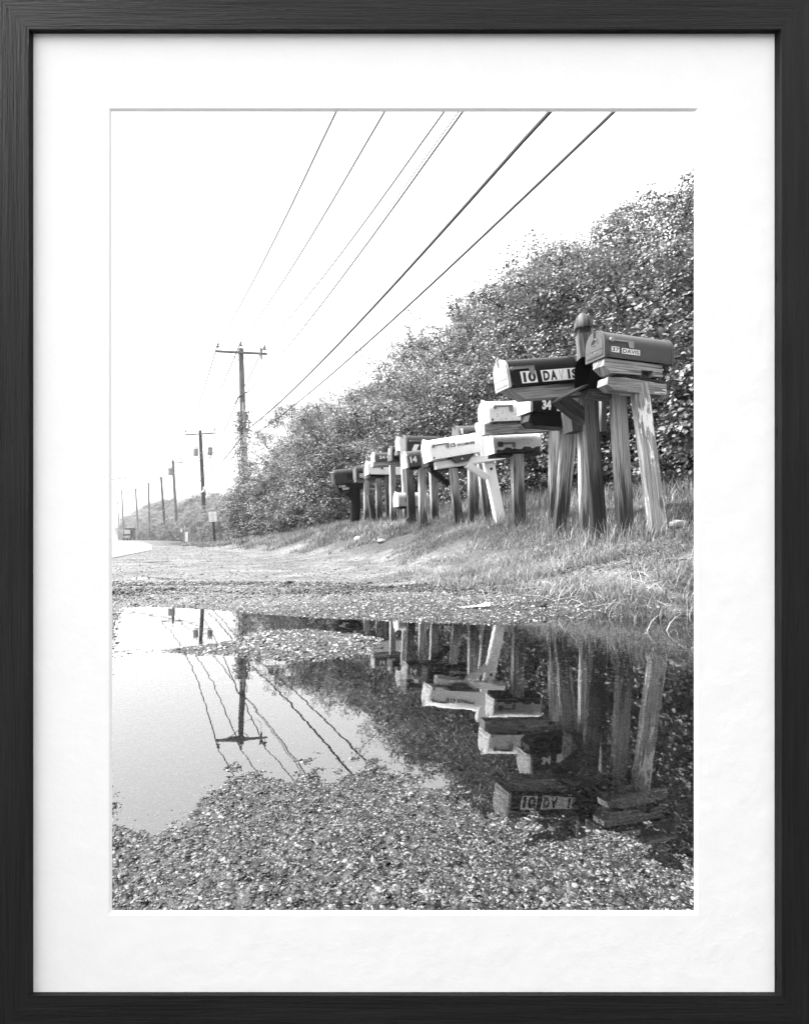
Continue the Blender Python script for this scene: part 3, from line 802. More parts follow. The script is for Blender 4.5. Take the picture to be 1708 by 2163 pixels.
b = MB(); q = P(1024, 960, 5.30); b.disc(P(1037.5, 990, 5.303), .011, (0, 1, 0), .01, 10); b.build('knot_hole', M['inside'], dL)

# black 62 DOGWOOD behind it
bx = make_box('black mailbox lettered 62 DOGWOOD, mostly hidden behind the white 15 SYCAMORE box', (905, 984, 6.3), (1003, 978), 47, .185, M['m_black'], M['m_greyd'],
              post=((955, 985), (968, 1106), 6.4), flag=None)
L, H = bx.L, bx.H
sticker(bx, .42 * L, .08 * H, .93 * L, .26 * H, '62 DOGWOOD', plate='ink', ink='white', bold=.0)
arm(bx, [(.03, -.004), (.03, -.05), (.45, -.05), (.45, -.004)], .03, .14, M['m_black'])
brace(bx, (.06, .08, -.04), (.24, .08, -.20), .05, .06, M['m_black'])
add_post(bx, (956, 990), (968, 1106), 6.42, M['w_mid'], .10, .09)

# 1
bx = make_box('grey mailbox with a white 1, rounded top showing behind the 15 SYCAMORE box', (972, 935, 5.95), (1055, 931), 38, .17, M['m_grey'], M['door_grey'],
              post=((1000, 940), (1000, 1103), 6.05), flag='m_grey', flag_at=(.2, .55))
sticker(bx, .03 * bx.L, .48 * bx.H, .09 * bx.L, .80 * bx.H, '1', plate=None, ink='white', bold=.05)
arm(bx, [(.02, -.004), (.02, -.04), (.42, -.04), (.42, -.004)], .03, .14, M['w_mid'])
add_post(bx, (998, 940), (999, 1104), 6.06, M['w_mid'], .105, .09)

# 14
bx = make_box('small grey mailbox painted with a white 14, on a square post left of 15 SYCAMORE', (861, 987, 6.6), (938, 977), 34.5, .16, M['m_grey'], M['door_pale'],
              post=((892, 990), (893, 1110), 6.7), flag='flag', flag_at=(.06, .70), flag_len=.37, pivot_r=.016)
sticker(bx, .09 * bx.L, .24 * bx.H, .27 * bx.L, .63 * bx.H, '14', plate=None, ink='white', bold=.045)
arm(bx, [(.03, -.004), (.03, -.03), (.38, -.03), (.38, -.004)], .03, .13, M['m_black'])
add_post(bx, (891, 989), (893, 1110), 6.72, M['w_light'], .088, .088)

# big dark one with slanting white figures
bx = make_box('large dark mailbox with slanting white figures, behind and above the grey 14 box', (858.5, 961, 7.0), (946, 963), 44, .2, M['m_greyd'], M['door_grey'],
              post=((866, 965), (868, 1106), 7.15), flag='flag', flag_at=(.10, .68), flag_len=.33, flag_drop=.06)
L, H = bx.L, bx.H
sticker(bx, .12 * L, .22 * H, .235 * L, .52 * H, None, skew=.5)
sticker(bx, .33 * L, .22 * H, .48 * L, .50 * H, 'D', plate=None, ink='white', bold=.06, shear=.5)
arm(bx, [(.02, -.004), (.02, -.05), (.44, -.05), (.44, -.004)], .03, .16, M['m_black'])
add_post(bx, (862, 968), (870, 1106), 7.2, M['w_dark'], .10, .092)

# small pale-doored grey one left of it
bx = make_box('small grey mailbox with a pale door, directly above the black 7 box', (845, 951, 7.9), (920, 951), 30, .17, M['m_grey'], M['door_pale'],
              post=((875, 960), (884, 1104), 8.0), flag='m_grey', flag_at=(.15, .45))
arm(bx, [(-.03, -.004), (-.03, -.055), (.42, -.055), (.42, -.004)], .01, .14, M['w_board_dark'])
add_post(bx, (852, 962), (859, 1104), 8.05, M['w_light'], .085, .085)

# 7
bx = make_box('black mailbox with a rounded door marked 7, at the right end of a pale plank', (827.5, 971.5, 8.15), (872, 974), 31, .17, M['m_black'], M['door_grey'],
              post=None, flag=None, root=thing('mailbox', P(853, 974, 8.3), 'black mailbox with a rounded door marked 7, at the right end of a pale plank', 'mailbox', 'mailboxes lined up along the verge'))
me, tw = text_mesh('7', bx.H * .42, .02, .8)
link('lettering', me, M['white'], bx.door, bx.M @ Matrix.Translation((-.0075, bx.W * .72, bx.H * .42)) @ Matrix.Rotation(R(-90), 4, 'Z') @ Matrix.Rotation(R(90), 4, 'X'))
seven = bx

# 24 with the plank and its post
bx = make_box('grey mailbox numbered 24 on a pale plank, above the white box with a flag', (791, 975.5, 8.4), (852, 974.5), 21, .16, M['m_grey'], M['door_pale'],
              post=((829, 982), (829, 1111), 8.45), flag=None)
sticker(bx, .16 * bx.L, .30 * bx.H, .36 * bx.L, .60 * bx.H, '24', plate=None, ink='white', bold=.02)
sticker(bx, .42 * bx.L, .34 * bx.H, .95 * bx.L, .58 * bx.H, None)
arm(bx, [(-.02, -.003), (-.02, -.062), (.47, -.056), (.47, -.003)], .01, .15, M['w_board'], 'plank')
add_post(bx, (828, 983), (830, 1111), 8.38, M['w_light'], .085, .085)

# white flagged
bx = make_box('plain white mailbox with a grey flag and square back, just below the 24 box', (778, 1001.5, 9.2), (846.5, 1002.5), 27.5, .17, M['m_white'], M['m_white'],
              post=((818, 1003), (818, 1104), 9.3), flag='flag_dark', flag_at=(.17, .55), flag_len=.28, k=.25)
arm(bx, [(.03, -.004), (.03, -.04), (.40, -.04), (.40, -.004)], .03, .14, M['m_black'])
add_post(bx, (816, 1006), (820, 1105), 9.35, M['w_dark'], .07, .07)

# black one behind the white one
bx = make_box('black mailbox showing only its end and lower edge behind the plain white box', (775, 1009.5, 9.5), (838, 1008), 27, .17, M['m_black'], M['door_grey'],
              post=((799, 1010), (801, 1103), 9.6), flag=None)
arm(bx, [(.03, -.004), (.03, -.03), (.40, -.03), (.40, -.004)], .03, .14, M['w_board_dark'])
add_post(bx, (799, 1011), (801, 1104), 9.6, M['w_mid'], .10, .09)

# DAV
bx = make_box('dark grey mailbox lettered DAV between the rounded plastic box and plain white one', (752.5, 1011, 9.8), (812, 1009), 26, .17, M['m_greyd'], M['door_grey'],
              post=((773, 1012), (773, 1103), 9.9), flag='m_grey', flag_at=(.14, .68), flag_len=.2)
sticker(bx, .11 * bx.L, .08 * bx.H, .22 * bx.L, .40 * bx.H, 'D', tfill=.8, hfrac=.8, bold=.02)
sticker(bx, .225 * bx.L, .08 * bx.H, .33 * bx.L, .40 * bx.H, 'A', tfill=.8, hfrac=.8, bold=.02, plate='door_pale')
sticker(bx, .335 * bx.L, .08 * bx.H, .44 * bx.L, .40 * bx.H, 'V', tfill=.8, hfrac=.8, bold=-.01, ink='ink_f')
arm(bx, [(.0, -.004), (.0, -.05), (.36, -.05), (.36, -.004)], .02, .15, M['w_board_dark'])
add_post(bx, (773.5, 1013), (773.5, 1104), 9.9, M['w_light'], .09, .08)

# low pale one
bx = make_box('low pale metal mailbox with a square dark flag pivot, hung near the ground between posts', (841, 1069, 7.7), (906, 1068), 29.5, .17, M['m_alu'], M['m_white'],
              post=((893, 1070), (893, 1107), 7.85), flag='flag_dark', flag_at=(.30, .46), flag_len=.22, pivot_r=.012, flag_drop=.012)
b = MB(); b.box((.23 * bx.L, -.013, .30 * bx.H), (.38 * bx.L, -.002, .62 * bx.H)); b.build('flag_bracket', M['flag_dark'], bx.root, bx.M)
arm(bx, [(.03, -.004), (.03, -.03), (.36, -.03), (.36, -.004)], .03, .14, M['w_mid'])
add_post(bx, (889, 1072), (889, 1107), 7.85, M['w_mid'], .08, .08)

# rounded plastic box, two-part, 8 THE RIDGE
rt = thing('mailbox', P(750, 1105, 10.5), 'dark rounded plastic mailbox with newspaper slot, lettered 8 THE RIDGE', 'mailbox', 'mailboxes lined up along the verge')
A_, B_ = P(714, 1022, 10.3), P(761, 1018, 10.45)
Mx = basis(A_, B_); L = (B_ - A_).length + .02; H = 31 * 10.3 / F; W = .22
b = MB(); pr = arch(W, H, .38)
sec = [(-.055, .80, .0), (-.045, .92, .0), (0, 1.0, 0), (L, 1.0, 0), (L + .01, .97, 0)]
vs = []; n = len(pr)
for x_, k_, o_ in sec: vs += [Vector((x_, W / 2 + (p - W / 2) * k_, q * k_)) for p, q in pr]
fs = [(i * n + k, i * n + (k + 1) % n, (i + 1) * n + (k + 1) % n, (i + 1) * n + k) for i in range(len(sec) - 1) for k in range(n)]
fs += [tuple(range(n))[::-1], tuple(range((len(sec) - 1) * n, len(sec) * n))]
b.add(vs, fs); bo = b.build('body', M['m_greyd'], rt, Mx, smooth=True)
b = MB(); b.box((.16, -.004, .05), (.33, .001, .16)); b.build('side_panel', M['m_black'], bo, Mx)
b = MB(); b.tube([(-.04, .03, .20), (-.065, .06, .19), (-.06, .1, .18)], .008, 6); b.build('latch', M['door_pale'], bo, Mx)
b = MB(); xzslab(b, [(-.03, -.012), (.015, -.145), (.44, -.115), (.46, -.012)], .01, W - .01); lw = b.build('newspaper_holder', M['m_black'], rt, Mx)
bx = Box(); bx.M = Mx @ Matrix.Translation((0, .008, 0)); bx.root = rt
sticker(bx, .015, -.062, .040, -.030, '8', hfrac=.8, tfill=.7)
sticker(bx, .060, -.062, .125, -.030, 'THE', hfrac=.8); sticker(bx, .070, -.105, .175, -.073, 'RIDGE', hfrac=.8)
b = MB(); b.tube([P(750.5, 1112, 10.5), P(750.5, 1060, 10.5), P(749, 1048, 10.5), P(744, 1038, 10.5)], [.095, .085, .10, .15], 12); b.build('pedestal', M['m_black'], rt, smooth=True)

# spare posts and stumps
def lone_post(label, top, bot, d, mat, w=.09, h=.09, name='wooden_post', dt=None, extra=None):
    r = thing(name, P(bot[0], bot[1], d), label, 'post', None)
    bz = Box(); bz.M = basis(P(0, 0, 1), P(0, 0, 1) + Vector((math.cos(R(20)), math.sin(R(20)), 0))); bz.root = r
    add_post(bz, top, bot, d, mat, w, h, dt=dt); bz.d = d
    return bz
bz = lone_post('timber post with a wide collar of boards, beside the pointed 10 DAVIS post', (1229, 866), (1236, 1119), 3.95, M['w_light'], .07, .07)
b = MB(); b.beam(P(1217, 913, 3.93), P(1209, 840, 3.93), .125, .11, (-.3, 1, 0)); b.build('collar', M['w_light'], bz.root)
b = MB(); b.beam(P(1273, 912, 4.05), P(1272, 832, 4.05), .045, .03, (-.3, 1, 0)); b.beam(P(1208, 903, 4.06), P(1276, 903, 4.09), .03, .08, (0, 0, 1)); b.build('side_board', M['w_light'], bz.root)
lone_post('plain square post rising behind the foot of the white leaning post', (1016, 955), (1032, 1113), 5.6, M['w_mid'], .10, .09)
lone_post('slim square post standing alone right of the grey 14 box post', (914, 972), (918, 1107), 6.9, M['w_light'], .09, .09)
bz = lone_post('short dark leaning stump between two posts at the far left of the line', (781, 1046), (789, 1103), 9.7, M['w_dark'], .09, .12)
b = MB(); b.beam(P(873, 1106, 7.05), P(864, 1093, 7.05), .10, .05, (0, 1, 0)); 
rt = thing('wooden_block', P(868, 1104, 7.05), 'small offcut of wood leaning on the foot of the large dark mailbox post', 'block'); b.build('block', M['w_mid'], rt)

# ------------------------------------------------------------------ utility poles
def insulator(root, p, s=1.0, lean=(0, 0, 1)):
    p = Vector(p); b = MB()
    b.tube([p, p + Vector((0, 0, .22 * s))], .012 * s, 6); pin = b.build('insulator_pin', M['iron'], root)
    b = MB(); q = p + Vector((0, 0, .14 * s)); b.tube([q, q + Vector((0, 0, .02)), q + Vector((0, 0, .03)), q + Vector((0, 0, .10)), q + Vector((0, 0, .12)), q + Vector((0, 0, .17)), q + Vector((0, 0, .20))], [.09 * s, .095 * s, .04 * s, .035 * s, .065 * s, .05 * s, .012 * s], 10)
    b.build('insulator', M['porcelain'], root, smooth=True)
    return q + Vector((0, 0, .2 * s))

def pole(label, d, top, base, r0, r1, a0, a1, mat, ins=(.03, .97), braces=True, arm_w=.09, up=.0, ins_s=1.0):
    pb = P(base[0], base[1], d); pt = P(top[0], top[1], d)
    pb.z = min(pb.z, gz(pb.x, pb.y)) if abs(pb.z) < 1.2 else pb.z
    rt = thing('utility_pole', pb, label, 'utility pole', 'utility poles along the road')
    b = MB(); ax = pt - pb; K = 10
    b.tube([pb - ax.normalized() * .6] + [pb + ax * i / K for i in range(1, K + 1)], [r0] + [r0 + (r1 - r0) * i / K for i in range(1, K + 1)], 14); b.build('pole', mat, rt, smooth=True)
    A0, A1 = P(a0[0], a0[1], d - r1 - .06), P(a1[0], a1[1], d - r1 - .06)
    b = MB(); b.beam(A0, A1, arm_w, arm_w * 1.2, (0, 1, 0)); b.build('crossarm', M['w_pole'], rt)
    if braces:
        u = (A1 - A0).normalized(); mid = A0 + u * ((pt.x - A0.x) / u.x)
        b = MB()
        for sg in (-1, 1): b.beam(mid + u * sg * .42 + Vector((0, -.02, -.04)), mid + Vector((sg * .02, .02, -.36)), .03, .01, (0, 1, 0))
        b.build('arm_brace', M['w_pole'], rt)
    tips = []
    for f in ins: tips.append(insulator(rt, A0 + (A1 - A0) * f + Vector((0, 0, arm_w * .5)), ins_s))
    if up: tips.append(insulator(rt, pt + Vector((0, 0, -.02)), ins_s))
    return rt, pb, pt, tips

def can(root, p, r, h, name='transformer'):
    b = MB(); p = Vector(p)
    b.tube([p, p + Vector((0, 0, .02)), p + Vector((0, 0, h)), p + Vector((0, 0, h + .03))], [r * .9, r, r, r * .85], 14); o = b.build(name, M['steel'], root, smooth=True)
    b = MB()
    for k in (-.5, .5): b.tube([p + Vector((r * k, 0, h)), p + Vector((r * k, 0, h + .12)), p + Vector((r * k, 0, h + .28))], [.05, .05, .02], 8)
    b.build('bushing', M['porcelain'], o)

p1r, p1b, p1t, p1i = pole('tall weathered utility pole wrapped in climbing vine, nearest of the row', 27, (508.5, 736), (521, 1150), .165, .115, (455.5, 741.6), (564, 747.4), M['w_pole'], ins=(.045, .955), up=.1)
b = MB(); q = P(551, 735, 26.75); b.tube([q, q + Vector((0.02, 0, -.5))], .045, 8); b.beam(P(548, 733, 26.75), P(551, 752, 26.75), .02, .03, (0, 1, 0)); b.build('fuse_cutout', M['porcelain'], p1r)
b = MB(); b.tube([P(514, 850, 26.8), P(518, 950, 26.8), P(524, 1060, 26.8), P(528, 1150, 26.8)], .062, 8); b.build('conduit', M['steel'], p1r, smooth=True)
b = MB(); b.tube([P(551, 758, 26.8), P(553, 775, 26.8), P(543, 787, 26.8), P(527, 787, 26.8), P(515, 778, 26.8)], .008, 5); b.tube([P(518, 848, 26.8), P(521, 843, 26.8), P(522, 855, 26.8), P(518, 860, 26.8)], .015, 5)
b.build('jumper_cable', M['wire'], p1r)
b = MB(); b.beam(P(501, 841, 26.8), P(521, 828, 26.8), .05, .05, (0, 1, 0)); b.build('cable_bracket', M['iron'], p1r)
p2r, p2b, p2t, p2i = pole('dark utility pole carrying two transformers, second of the row', 46, (422.5, 909), (434, 1146), .17, .12, (391, 918.3), (455.3, 914.6), M['w_pole_dark'], ins=(.03, .36, .97), up=0)
can(p2r, P(413, 963, 45.7), .19, .5); can(p2r, P(441, 962, 45.8), .10, .42, 'transformer_coil'); can(p2r, P(446, 962, 46.1), .10, .42, 'transformer_coil')
b = MB(); b.beam(P(411, 966, 45.7), P(447, 966, 45.8), .06, .05, (0, 1, 0)); b.beam(P(418, 957, 45.7), P(446, 957, 45.8), .05, .05, (0, 1, 0)); b.build('platform', M['steel'], p2r)
b = MB(); b.tube([P(426, 1040, 45.7), P(431, 1036, 45.5), P(433, 1030, 45.4)], [.03, .09, .13], 8); b.build('street_light', M['white'], p2r, smooth=True)
p3r, p3b, p3t, p3i = pole('pale utility pole with a boxy transformer at its side, third of the row', 63, (365, 972), (374.5, 1146), .18, .12, (341.3, 978), (387.3, 977), M['w_pole'], ins=(.05, .95), up=.1)
can(p3r, P(360, 1004, 62.8), .26, .62)
p4r, p4b, p4t, p4i = pole('thin dark utility pole half sunk in the far trees, fourth of the row', 78, (340, 1007), (350, 1139), .16, .12, (321.6, 1011.9), (358.3, 1009.6), M['w_pole_dark'], braces=False)
p5r, p5b, p5t, p5i = pole('pale utility pole beside the misty road, fifth of the row', 90, (313.5, 1020), (315.6, 1143), .17, .12, (297.5, 1021.8), (329.5, 1021.3), M['w_pole'], braces=False)
p6r, p6b, p6t, p6i = pole('pale utility pole right above the parked truck, sixth of the row', 107, (286.4, 1031.6), (292, 1141), .18, .13, (272.3, 1034.5), (299.4, 1034), M['w_pole'], braces=False)
p7r, p7b, p7t, p7i = pole('faint utility pole in the mist above the truck, seventh of the row', 124, (257.2, 1035), (261, 1140), .18, .13, (246, 1037), (269, 1036.7), M['w_pole'], braces=False)
p8r, p8b, p8t, p8i = pole('faintest and farthest utility pole at the left edge of the view', 158, (249, 1059.5), (251, 1140), .2, .15, (239.5, 1060.5), (257, 1060.4), M['w_pole'], braces=False)

def wire(label, a, b_, sag, r, beyond=None, mat='wire', n=28, kind='overhead wires'):
    """hanging line from a to b_; beyond = a depth to which the same curve is carried past b_"""
    a = Vector(a); b_ = Vector(b_); te = 1.0 if beyond is None else (beyond - a.y) / (b_.y - a.y)
    pts = []
    for i in range(n + 1):
        t_ = te * i / n; p = a.lerp(b_, t_); p.z -= sag * 4 * t_ * (1 - t_) if t_ < 1 else -0.0; pts.append(p)
    m = MB(); m.tube(pts, r, 6); o = m.build('power_line' if mat == 'wire' else 'telephone_cable', M[mat])
    tag(o, label, 'wire' if mat == 'wire' else 'cable', kind)
    return o
wire('thin wire running up from the left end of the nearest crossarm, leftmost of the five', p1i[0], P(708, 237, 11.9), .25, .020, -9)
wire('thin wire running up from the top of the nearest pole, second from left', p1i[2], P(810, 237, 11.9), .25, .020, -9)
wire('thin wire running up from the right end of the nearest crossarm, third from left', p1i[1], P(935, 237, 11.9), .25, .020, -9)
wire('upper of two close thin wires running up from the side of the nearest pole', P(520, 829, 26.8), P(966, 237, 9.4), .2, .010, -9)
wire('lower of two close thin wires running up from the side of the nearest pole', P(521, 830, 26.8), P(974, 237, 9.3), .25, .018, -9)
wire('thick black twisted cable sweeping up to the right, left of the two heavy ones', P(522, 907, 26.8), P(1157, 237, 7.0), .27, .026, -7, 'rubber')
wire('heavy black cable sweeping up to the right, rightmost line in the sky', P(524, 926, 26.8), P(1294, 237, 6.3), .26, .020, -7, 'rubber')
wire('thin wire between left crossarm ends of the first and second poles', p1i[0], p2i[0], .5, .026, None)
wire('thin wire between the first pole top and the middle of the second crossarm', p1i[2], p2i[1], .5, .026, None)
wire('thin wire between right crossarm ends of the first and second poles', p1i[1], p2i[2], .5, .026, None)
wire('thin wire hanging from the side of the first pole to the neck of the second', P(503, 841, 26.9), P(430, 985, 46), .3, .024, None)
wire('upper heavy cable between the first and second poles', P(518, 910, 26.9), P(427, 1007, 46), .35, .03, None, 'rubber')
wire('lower heavy cable between the first and second poles', P(519, 930, 26.9), P(430, 1014, 46), .35, .026, None, 'rubber')
wire('thin wire between left crossarm ends of the second and third poles', p2i[0], p3i[0], .4, .028, None)
wire('thin wire between right crossarm ends of the second and third poles', p2i[2], p3i[1], .4, .028, None)
wire('sagging cable between the second and third poles', P(426, 1012, 46), P(370, 1050, 63), .35, .032, None, 'rubber')
wire('sagging cable running on from the third pole past the fifth', P(369, 1050, 63), P(314, 1078, 90), 1.0, .035, None, 'rubber')
wire('thin line crossing the road from the left to the second pole', P(180, 1021, 30), P(424, 972, 45.9), .15, .026, None)
wire('faint thin wire joining the third and fourth poles', p3i[1], p4i[1], .3, .03, None)
wire('faint thin wire joining the fifth and sixth poles', p5i[0], p6i[0], .3, .035, None)

# ------------------------------------------------------------------ no parking sign
rt = thing('road_sign', P(454, 1154, 26), 'small white no-parking sign on a leaning black post by the road', 'sign')
b = MB(); b.beam(P(454, 1158, 26), P(450, 1090, 26), .10, .06, (0, 1, 0)); b.build('sign_post', M['vinylpost'], rt)
pc = P(449.2, 1091.4, 25.93); tl = R(-3.0); Mx = Matrix.Translation(pc) @ Matrix.Rotation(R(6), 4, 'Z') @ Matrix.Rotation(tl, 4, 'Y')
sw, sh_ = .325, .42
b = MB(); c_ = .03; pts = []
for (sx, sz, a0) in ((1, 1, 0), (-1, 1, 90), (-1, -1, 180), (1, -1, 270)):
    for k in range(5): pts.append((sx * (sw / 2 - c_) + c_ * math.cos(R(a0 + k * 22.5)), sz * (sh_ / 2 - c_) + c_ * math.sin(R(a0 + k * 22.5))))
xzslab(b, pts, -.002, .002); pl = b.build('sign_plate', M['white'], rt, Mx)
M['sign_ink'] = plain('sign_red_ink_grey', .46, .5)
for txt, zz, hh_, ww in (('NO', .115, .055, .08), ('PARKING', .035, .05, .24), ('ANY', -.035, .045, .11), ('TIME', -.098, .045, .12)):
    me, tw = text_mesh(txt, hh_, .03)
    link('lettering', me, M['sign_ink'], pl, Mx @ Matrix.Translation((-ww / 2, -.0035, zz)) @ Matrix.Rotation(R(90), 4, 'X') @ Matrix.Diagonal((ww / tw, 1, 1, 1)))
b = MB(); b.box((-.07, -.004, -.155), (.09, -.0015, -.143)); b.build('arrow_bar', M['ink'], pl, Mx)

# ------------------------------------------------------------------ plastic mesh fence, marker board and stakes
def grid_net(b, a, b_, ha, hb, nx_, nz, r, droop=0.0, seed=1):
    rr = random.Random(seed); a = Vector(a); b_ = Vector(b_); pts = {}
    for i in range(nx_ + 1):
        for j in range(nz + 1):
            f = i / nx_; g = j / nz; p = a.lerp(b_, f); h = ha + (hb - ha) * f
            p = p + Vector((rr.uniform(-.01, .01), .12 * math.sin(f * 9 + g) * .5, h * g - droop * math.sin(math.pi * f) * g)); pts[i, j] = p
    for i in range(nx_ + 1):
        b.tube([pts[i, j] for j in range(nz + 1)], r, 3)
    for j in range(nz + 1):
        b.tube([pts[i, j] for i in range(nx_ + 1)], r * 1.3, 3)
fn_ = thing('mesh_fence', P(450, 1152, 29), 'sagging plastic mesh fence on stakes in front of the bushes behind the sign', 'fence')
M['net'] = plain('plastic_netting', .07, .6, .2)
def gP(x, d, y=None):
    q = P(x, 1139, d); q.z = gz(q.x, q.y); return q
b = MB(); grid_net(b, gP(398, 33), gP(425, 31), .75, .75, 10, 8, .006, .25, 1); grid_net(b, gP(425, 31), gP(500, 27.5), .7, .55, 22, 7, .006, .1, 2); b.build('netting', M['net'], fn_)
for (x, d, hh_, dx, m_) in ((425, 31, .85, .25, 'w_dark'), (404, 32.5, .9, 0, 'w_mid'), (470, 29, .8, -.1, 'w_dark'), (500, 27.5, .7, .05, 'w_mid')):
    q = gP(x, d); b = MB(); b.beam(q - Vector((dx * .3, 0, .2)), q + Vector((dx, -.06, hh_)), .045, .045, (0, 1, 0)); b.build('stake', M[m_], fn_)
q = gP(394.3, 31); b = MB(); b.beam(q - Vector((0, 0, .2)), q + Vector((.0, 0, .60)), .13, .04, (0, 1, 0)); tag(b.build('marker_board', M['white']), 'white marker board standing at the left end of the mesh fence', 'marker')
q = gP(389.5, 33); b = MB(); b.beam(q - Vector((0, 0, .2)), q + Vector((.02, 0, .95)), .05, .04, (0, 1, 0)); tag(b.build('wooden_stake', M['w_light']), 'thin pale stake behind the white marker board', 'stake')
q = gP(383.5, 36); rt = thing('reflector_post', q, 'small pale-topped post left of the white marker board', 'post')
b = MB(); b.beam(q - Vector((0, 0, .2)), q + Vector((0, 0, .75)), .05, .04, (0, 1, 0)); b.build('post', M['w_mid'], rt); b = MB(); b.beam(q + Vector((0, -.01, .60)), q + Vector((0, -.01, .80)), .09, .055, (0, 1, 0)); b.build('reflector', M['white'], rt)

# ------------------------------------------------------------------ truck and car far down the road
TD = 112.0; k_ = TD / F
tb = P(262, 1141, TD); tb.z = .03; truck = thing('box_truck', tb, 'dark box truck facing this way on the misty road', 'truck')
Mx = Matrix.Translation(tb)
Mx = Mx @ Matrix.Rotation(R(12), 4, 'Z')
M['truck'] = plain('dark_truck_paint', .018, .5); M['glass'] = plain('painted_lit_windscreen', .5, .15); M['chrome'] = plain('bright_trim', .45, .3)  # windscreen's pale colour paints in the light lying on its glass
b = MB(); b.beam((0, .6, 1.55), (2.55, .6, 1.55), 1.2, 1.5, (0, 0, 1), .04); cg = b.build('cargo_box', M['truck'], truck, Mx)
b = MB(); b.box((.05, -1.2, .45), (1.35, .1, 1.15)); xzslab(b, [(.08, 1.15), (.18, 2.05), (1.22, 2.05), (1.32, 1.15)], -.75, .05); cab = b.build('cab', M['truck'], truck, Mx)
b = MB(); xzslab(b, [(.16, 1.22), (.24, 1.92), (1.16, 1.92), (1.24, 1.22)], -.775, -.753); b.build('windscreen', M['glass'], cab, Mx)
b = MB(); b.box((.35, -1.215, .6), (1.05, -1.202, .85)); b.box((.1, -1.24, .42), (1.3, -1.205, .55)); b.build('grille', M['chrome'], cab, Mx)
for x_ in (.16, 1.24): b = MB(); b.tube([(x_, -1.23, .78), (x_, -1.20, .78)], .10, 10); b.build('headlight', M['chrome'], cab, Mx)
for x_, y_2 in ((.08, -.8), (1.12, -.8), (.2, .9), (2.0, .9)):
    b = MB(); b.tube([(x_, y_2, .42), (x_ + .24, y_2, .42)], .40, 16); wl = b.build('wheel', M['rubber'], truck, Mx, smooth=True)
    b = MB(); b.tube([(x_ - .01, y_2, .42), (x_ + .25, y_2, .42)], .18, 12); b.build('rim', M['steel'], wl, Mx)
b = MB(); b.box((1.35, .2, .5), (2.6, .9, .78)); b.build('side_skirt', M['chrome'], truck, Mx)
cb = P(286, 1141, 114); cb.z = .03; car = thing('parked_car', cb, 'pale car parked beside the dark box truck', 'car'); Mx = Matrix.Translation(cb) @ Matrix.Rotation(R(-14), 4, 'Z')
M['carp'] = plain('pale_car_paint', .55, .3)
b = MB(); xzslab(b, [(0, .35), (0, .8), (.35, .95), (.75, 1.4), (1.9, 1.4), (2.2, .95), (2.55, .85), (2.55, .35)], -.8, .8); bd = b.build('body', M['carp'], car, Mx)
b = MB(); xzslab(b, [(.48, .97), (.80, 1.32), (1.84, 1.32), (2.05, .97)], -.812, -.802); b.build('side_window', M['truck'], bd, Mx)
for x_ in (.45, 2.0): b = MB(); b.tube([(x_, -.84, .32), (x_, -.62, .32)], .31, 14); b.build('wheel', M['rubber'], car, Mx)
q = P(300.5, 1139, 105); q.z = 0.0; rt = thing('road_sign', q, 'tiny white sign on a thin post right of the far truck', 'sign')
b = MB(); b.tube([q, q + Vector((0, 0, 1.6))], .03, 6); b.build('sign_post', M['steel'], rt); b = MB(); b.box((q.x - .17, q.y - .05, 1.25), (q.x + .17, q.y - .03, 1.7)); b.build('sign_plate', M['white'], rt)

# ------------------------------------------------------------------ odd things lying about
def rock(label, x, y, d, sx, sy, sz, val, seed, name='rock', sink=.25):
    bm = bmesh.new(); bmesh.ops.create_icosphere(bm, subdivisions=3, radius=1)
    r = random.Random(seed); dirs = [Vector((r.gauss(0, 1), r.gauss(0, 1), r.gauss(0, 1))).normalized() for _ in range(9)]; hs = [r.uniform(.62, .95) for _ in dirs]
    for v in bm.verts:
        for dd, hh_ in zip(dirs, hs):
            k2 = v.co.dot(dd)
            if k2 > hh_: v.co -= dd * (k2 - hh_)
        v.co = Vector((v.co.x * sx / 2, v.co.y * sy / 2, v.co.z * sz / 2))
    me = bpy.data.meshes.new(name); bm.to_mesh(me); bm.free()
    p = P(x, y, d); p.z = gz(p.x, p.y) + sz * (.5 - sink)
    o = link(name, me, plain('stone_' + str(seed), val, .6, .4, var=.35, sc=40)); o.location = p; o.rotation_euler = (0, 0, r.uniform(0, 3))
    return tag(o, label, 'rock' if name != 'plastic_scrap' else 'litter')
rock('pale rounded rock lodged in the eroded bank left of the posts', 757, 1141, 7.2, .17, .12, .10, .42, 1)
rock('smaller pale stone in the bank right of the rounded rock', 806, 1146, 6.6, .12, .09, .06, .25, 2)
rock('flat pale stone at the foot of the grass slope', 1146, 1246, 2.95, .075, .05, .026, .5, 3)
rock('small black lump of asphalt on the gravel right of the plastic scrap', 1147, 1289, 2.36, .034, .028, .022, .012, 4)
rock('grey stone half sunk in grass right of the peeling white post', 1433, 1130, 3.25, .10, .08, .06, .2, 5)
b = MB(); p = P(975, 1290, 2.34); N_ = 14; vs = []
r_ = random.Random(3)
for i in range(N_ + 1):
    for j in range(5):
        x_ = p.x + .105 * i / N_; y_2 = p.y + .03 * (j / 4 - .5) * (1 - .6 * abs(1 - i / N_ * .9)) ; hh_ = .004 + .014 * (i / N_) ** 1.5 * (1 - abs(j / 4 - .5) * 1.4) + r_.uniform(0, .0035)
        vs.append(Vector((x_, y_2, gz(x_, y_2) + hh_)))
fs = [(i * 5 + j, (i + 1) * 5 + j, (i + 1) * 5 + j + 1, i * 5 + j + 1) for i in range(N_) for j in range(4)]
b.add(vs, fs); tag(b.build('plastic_scrap', M['white']), 'crumpled scrap of white plastic lying at the water edge', 'litter')

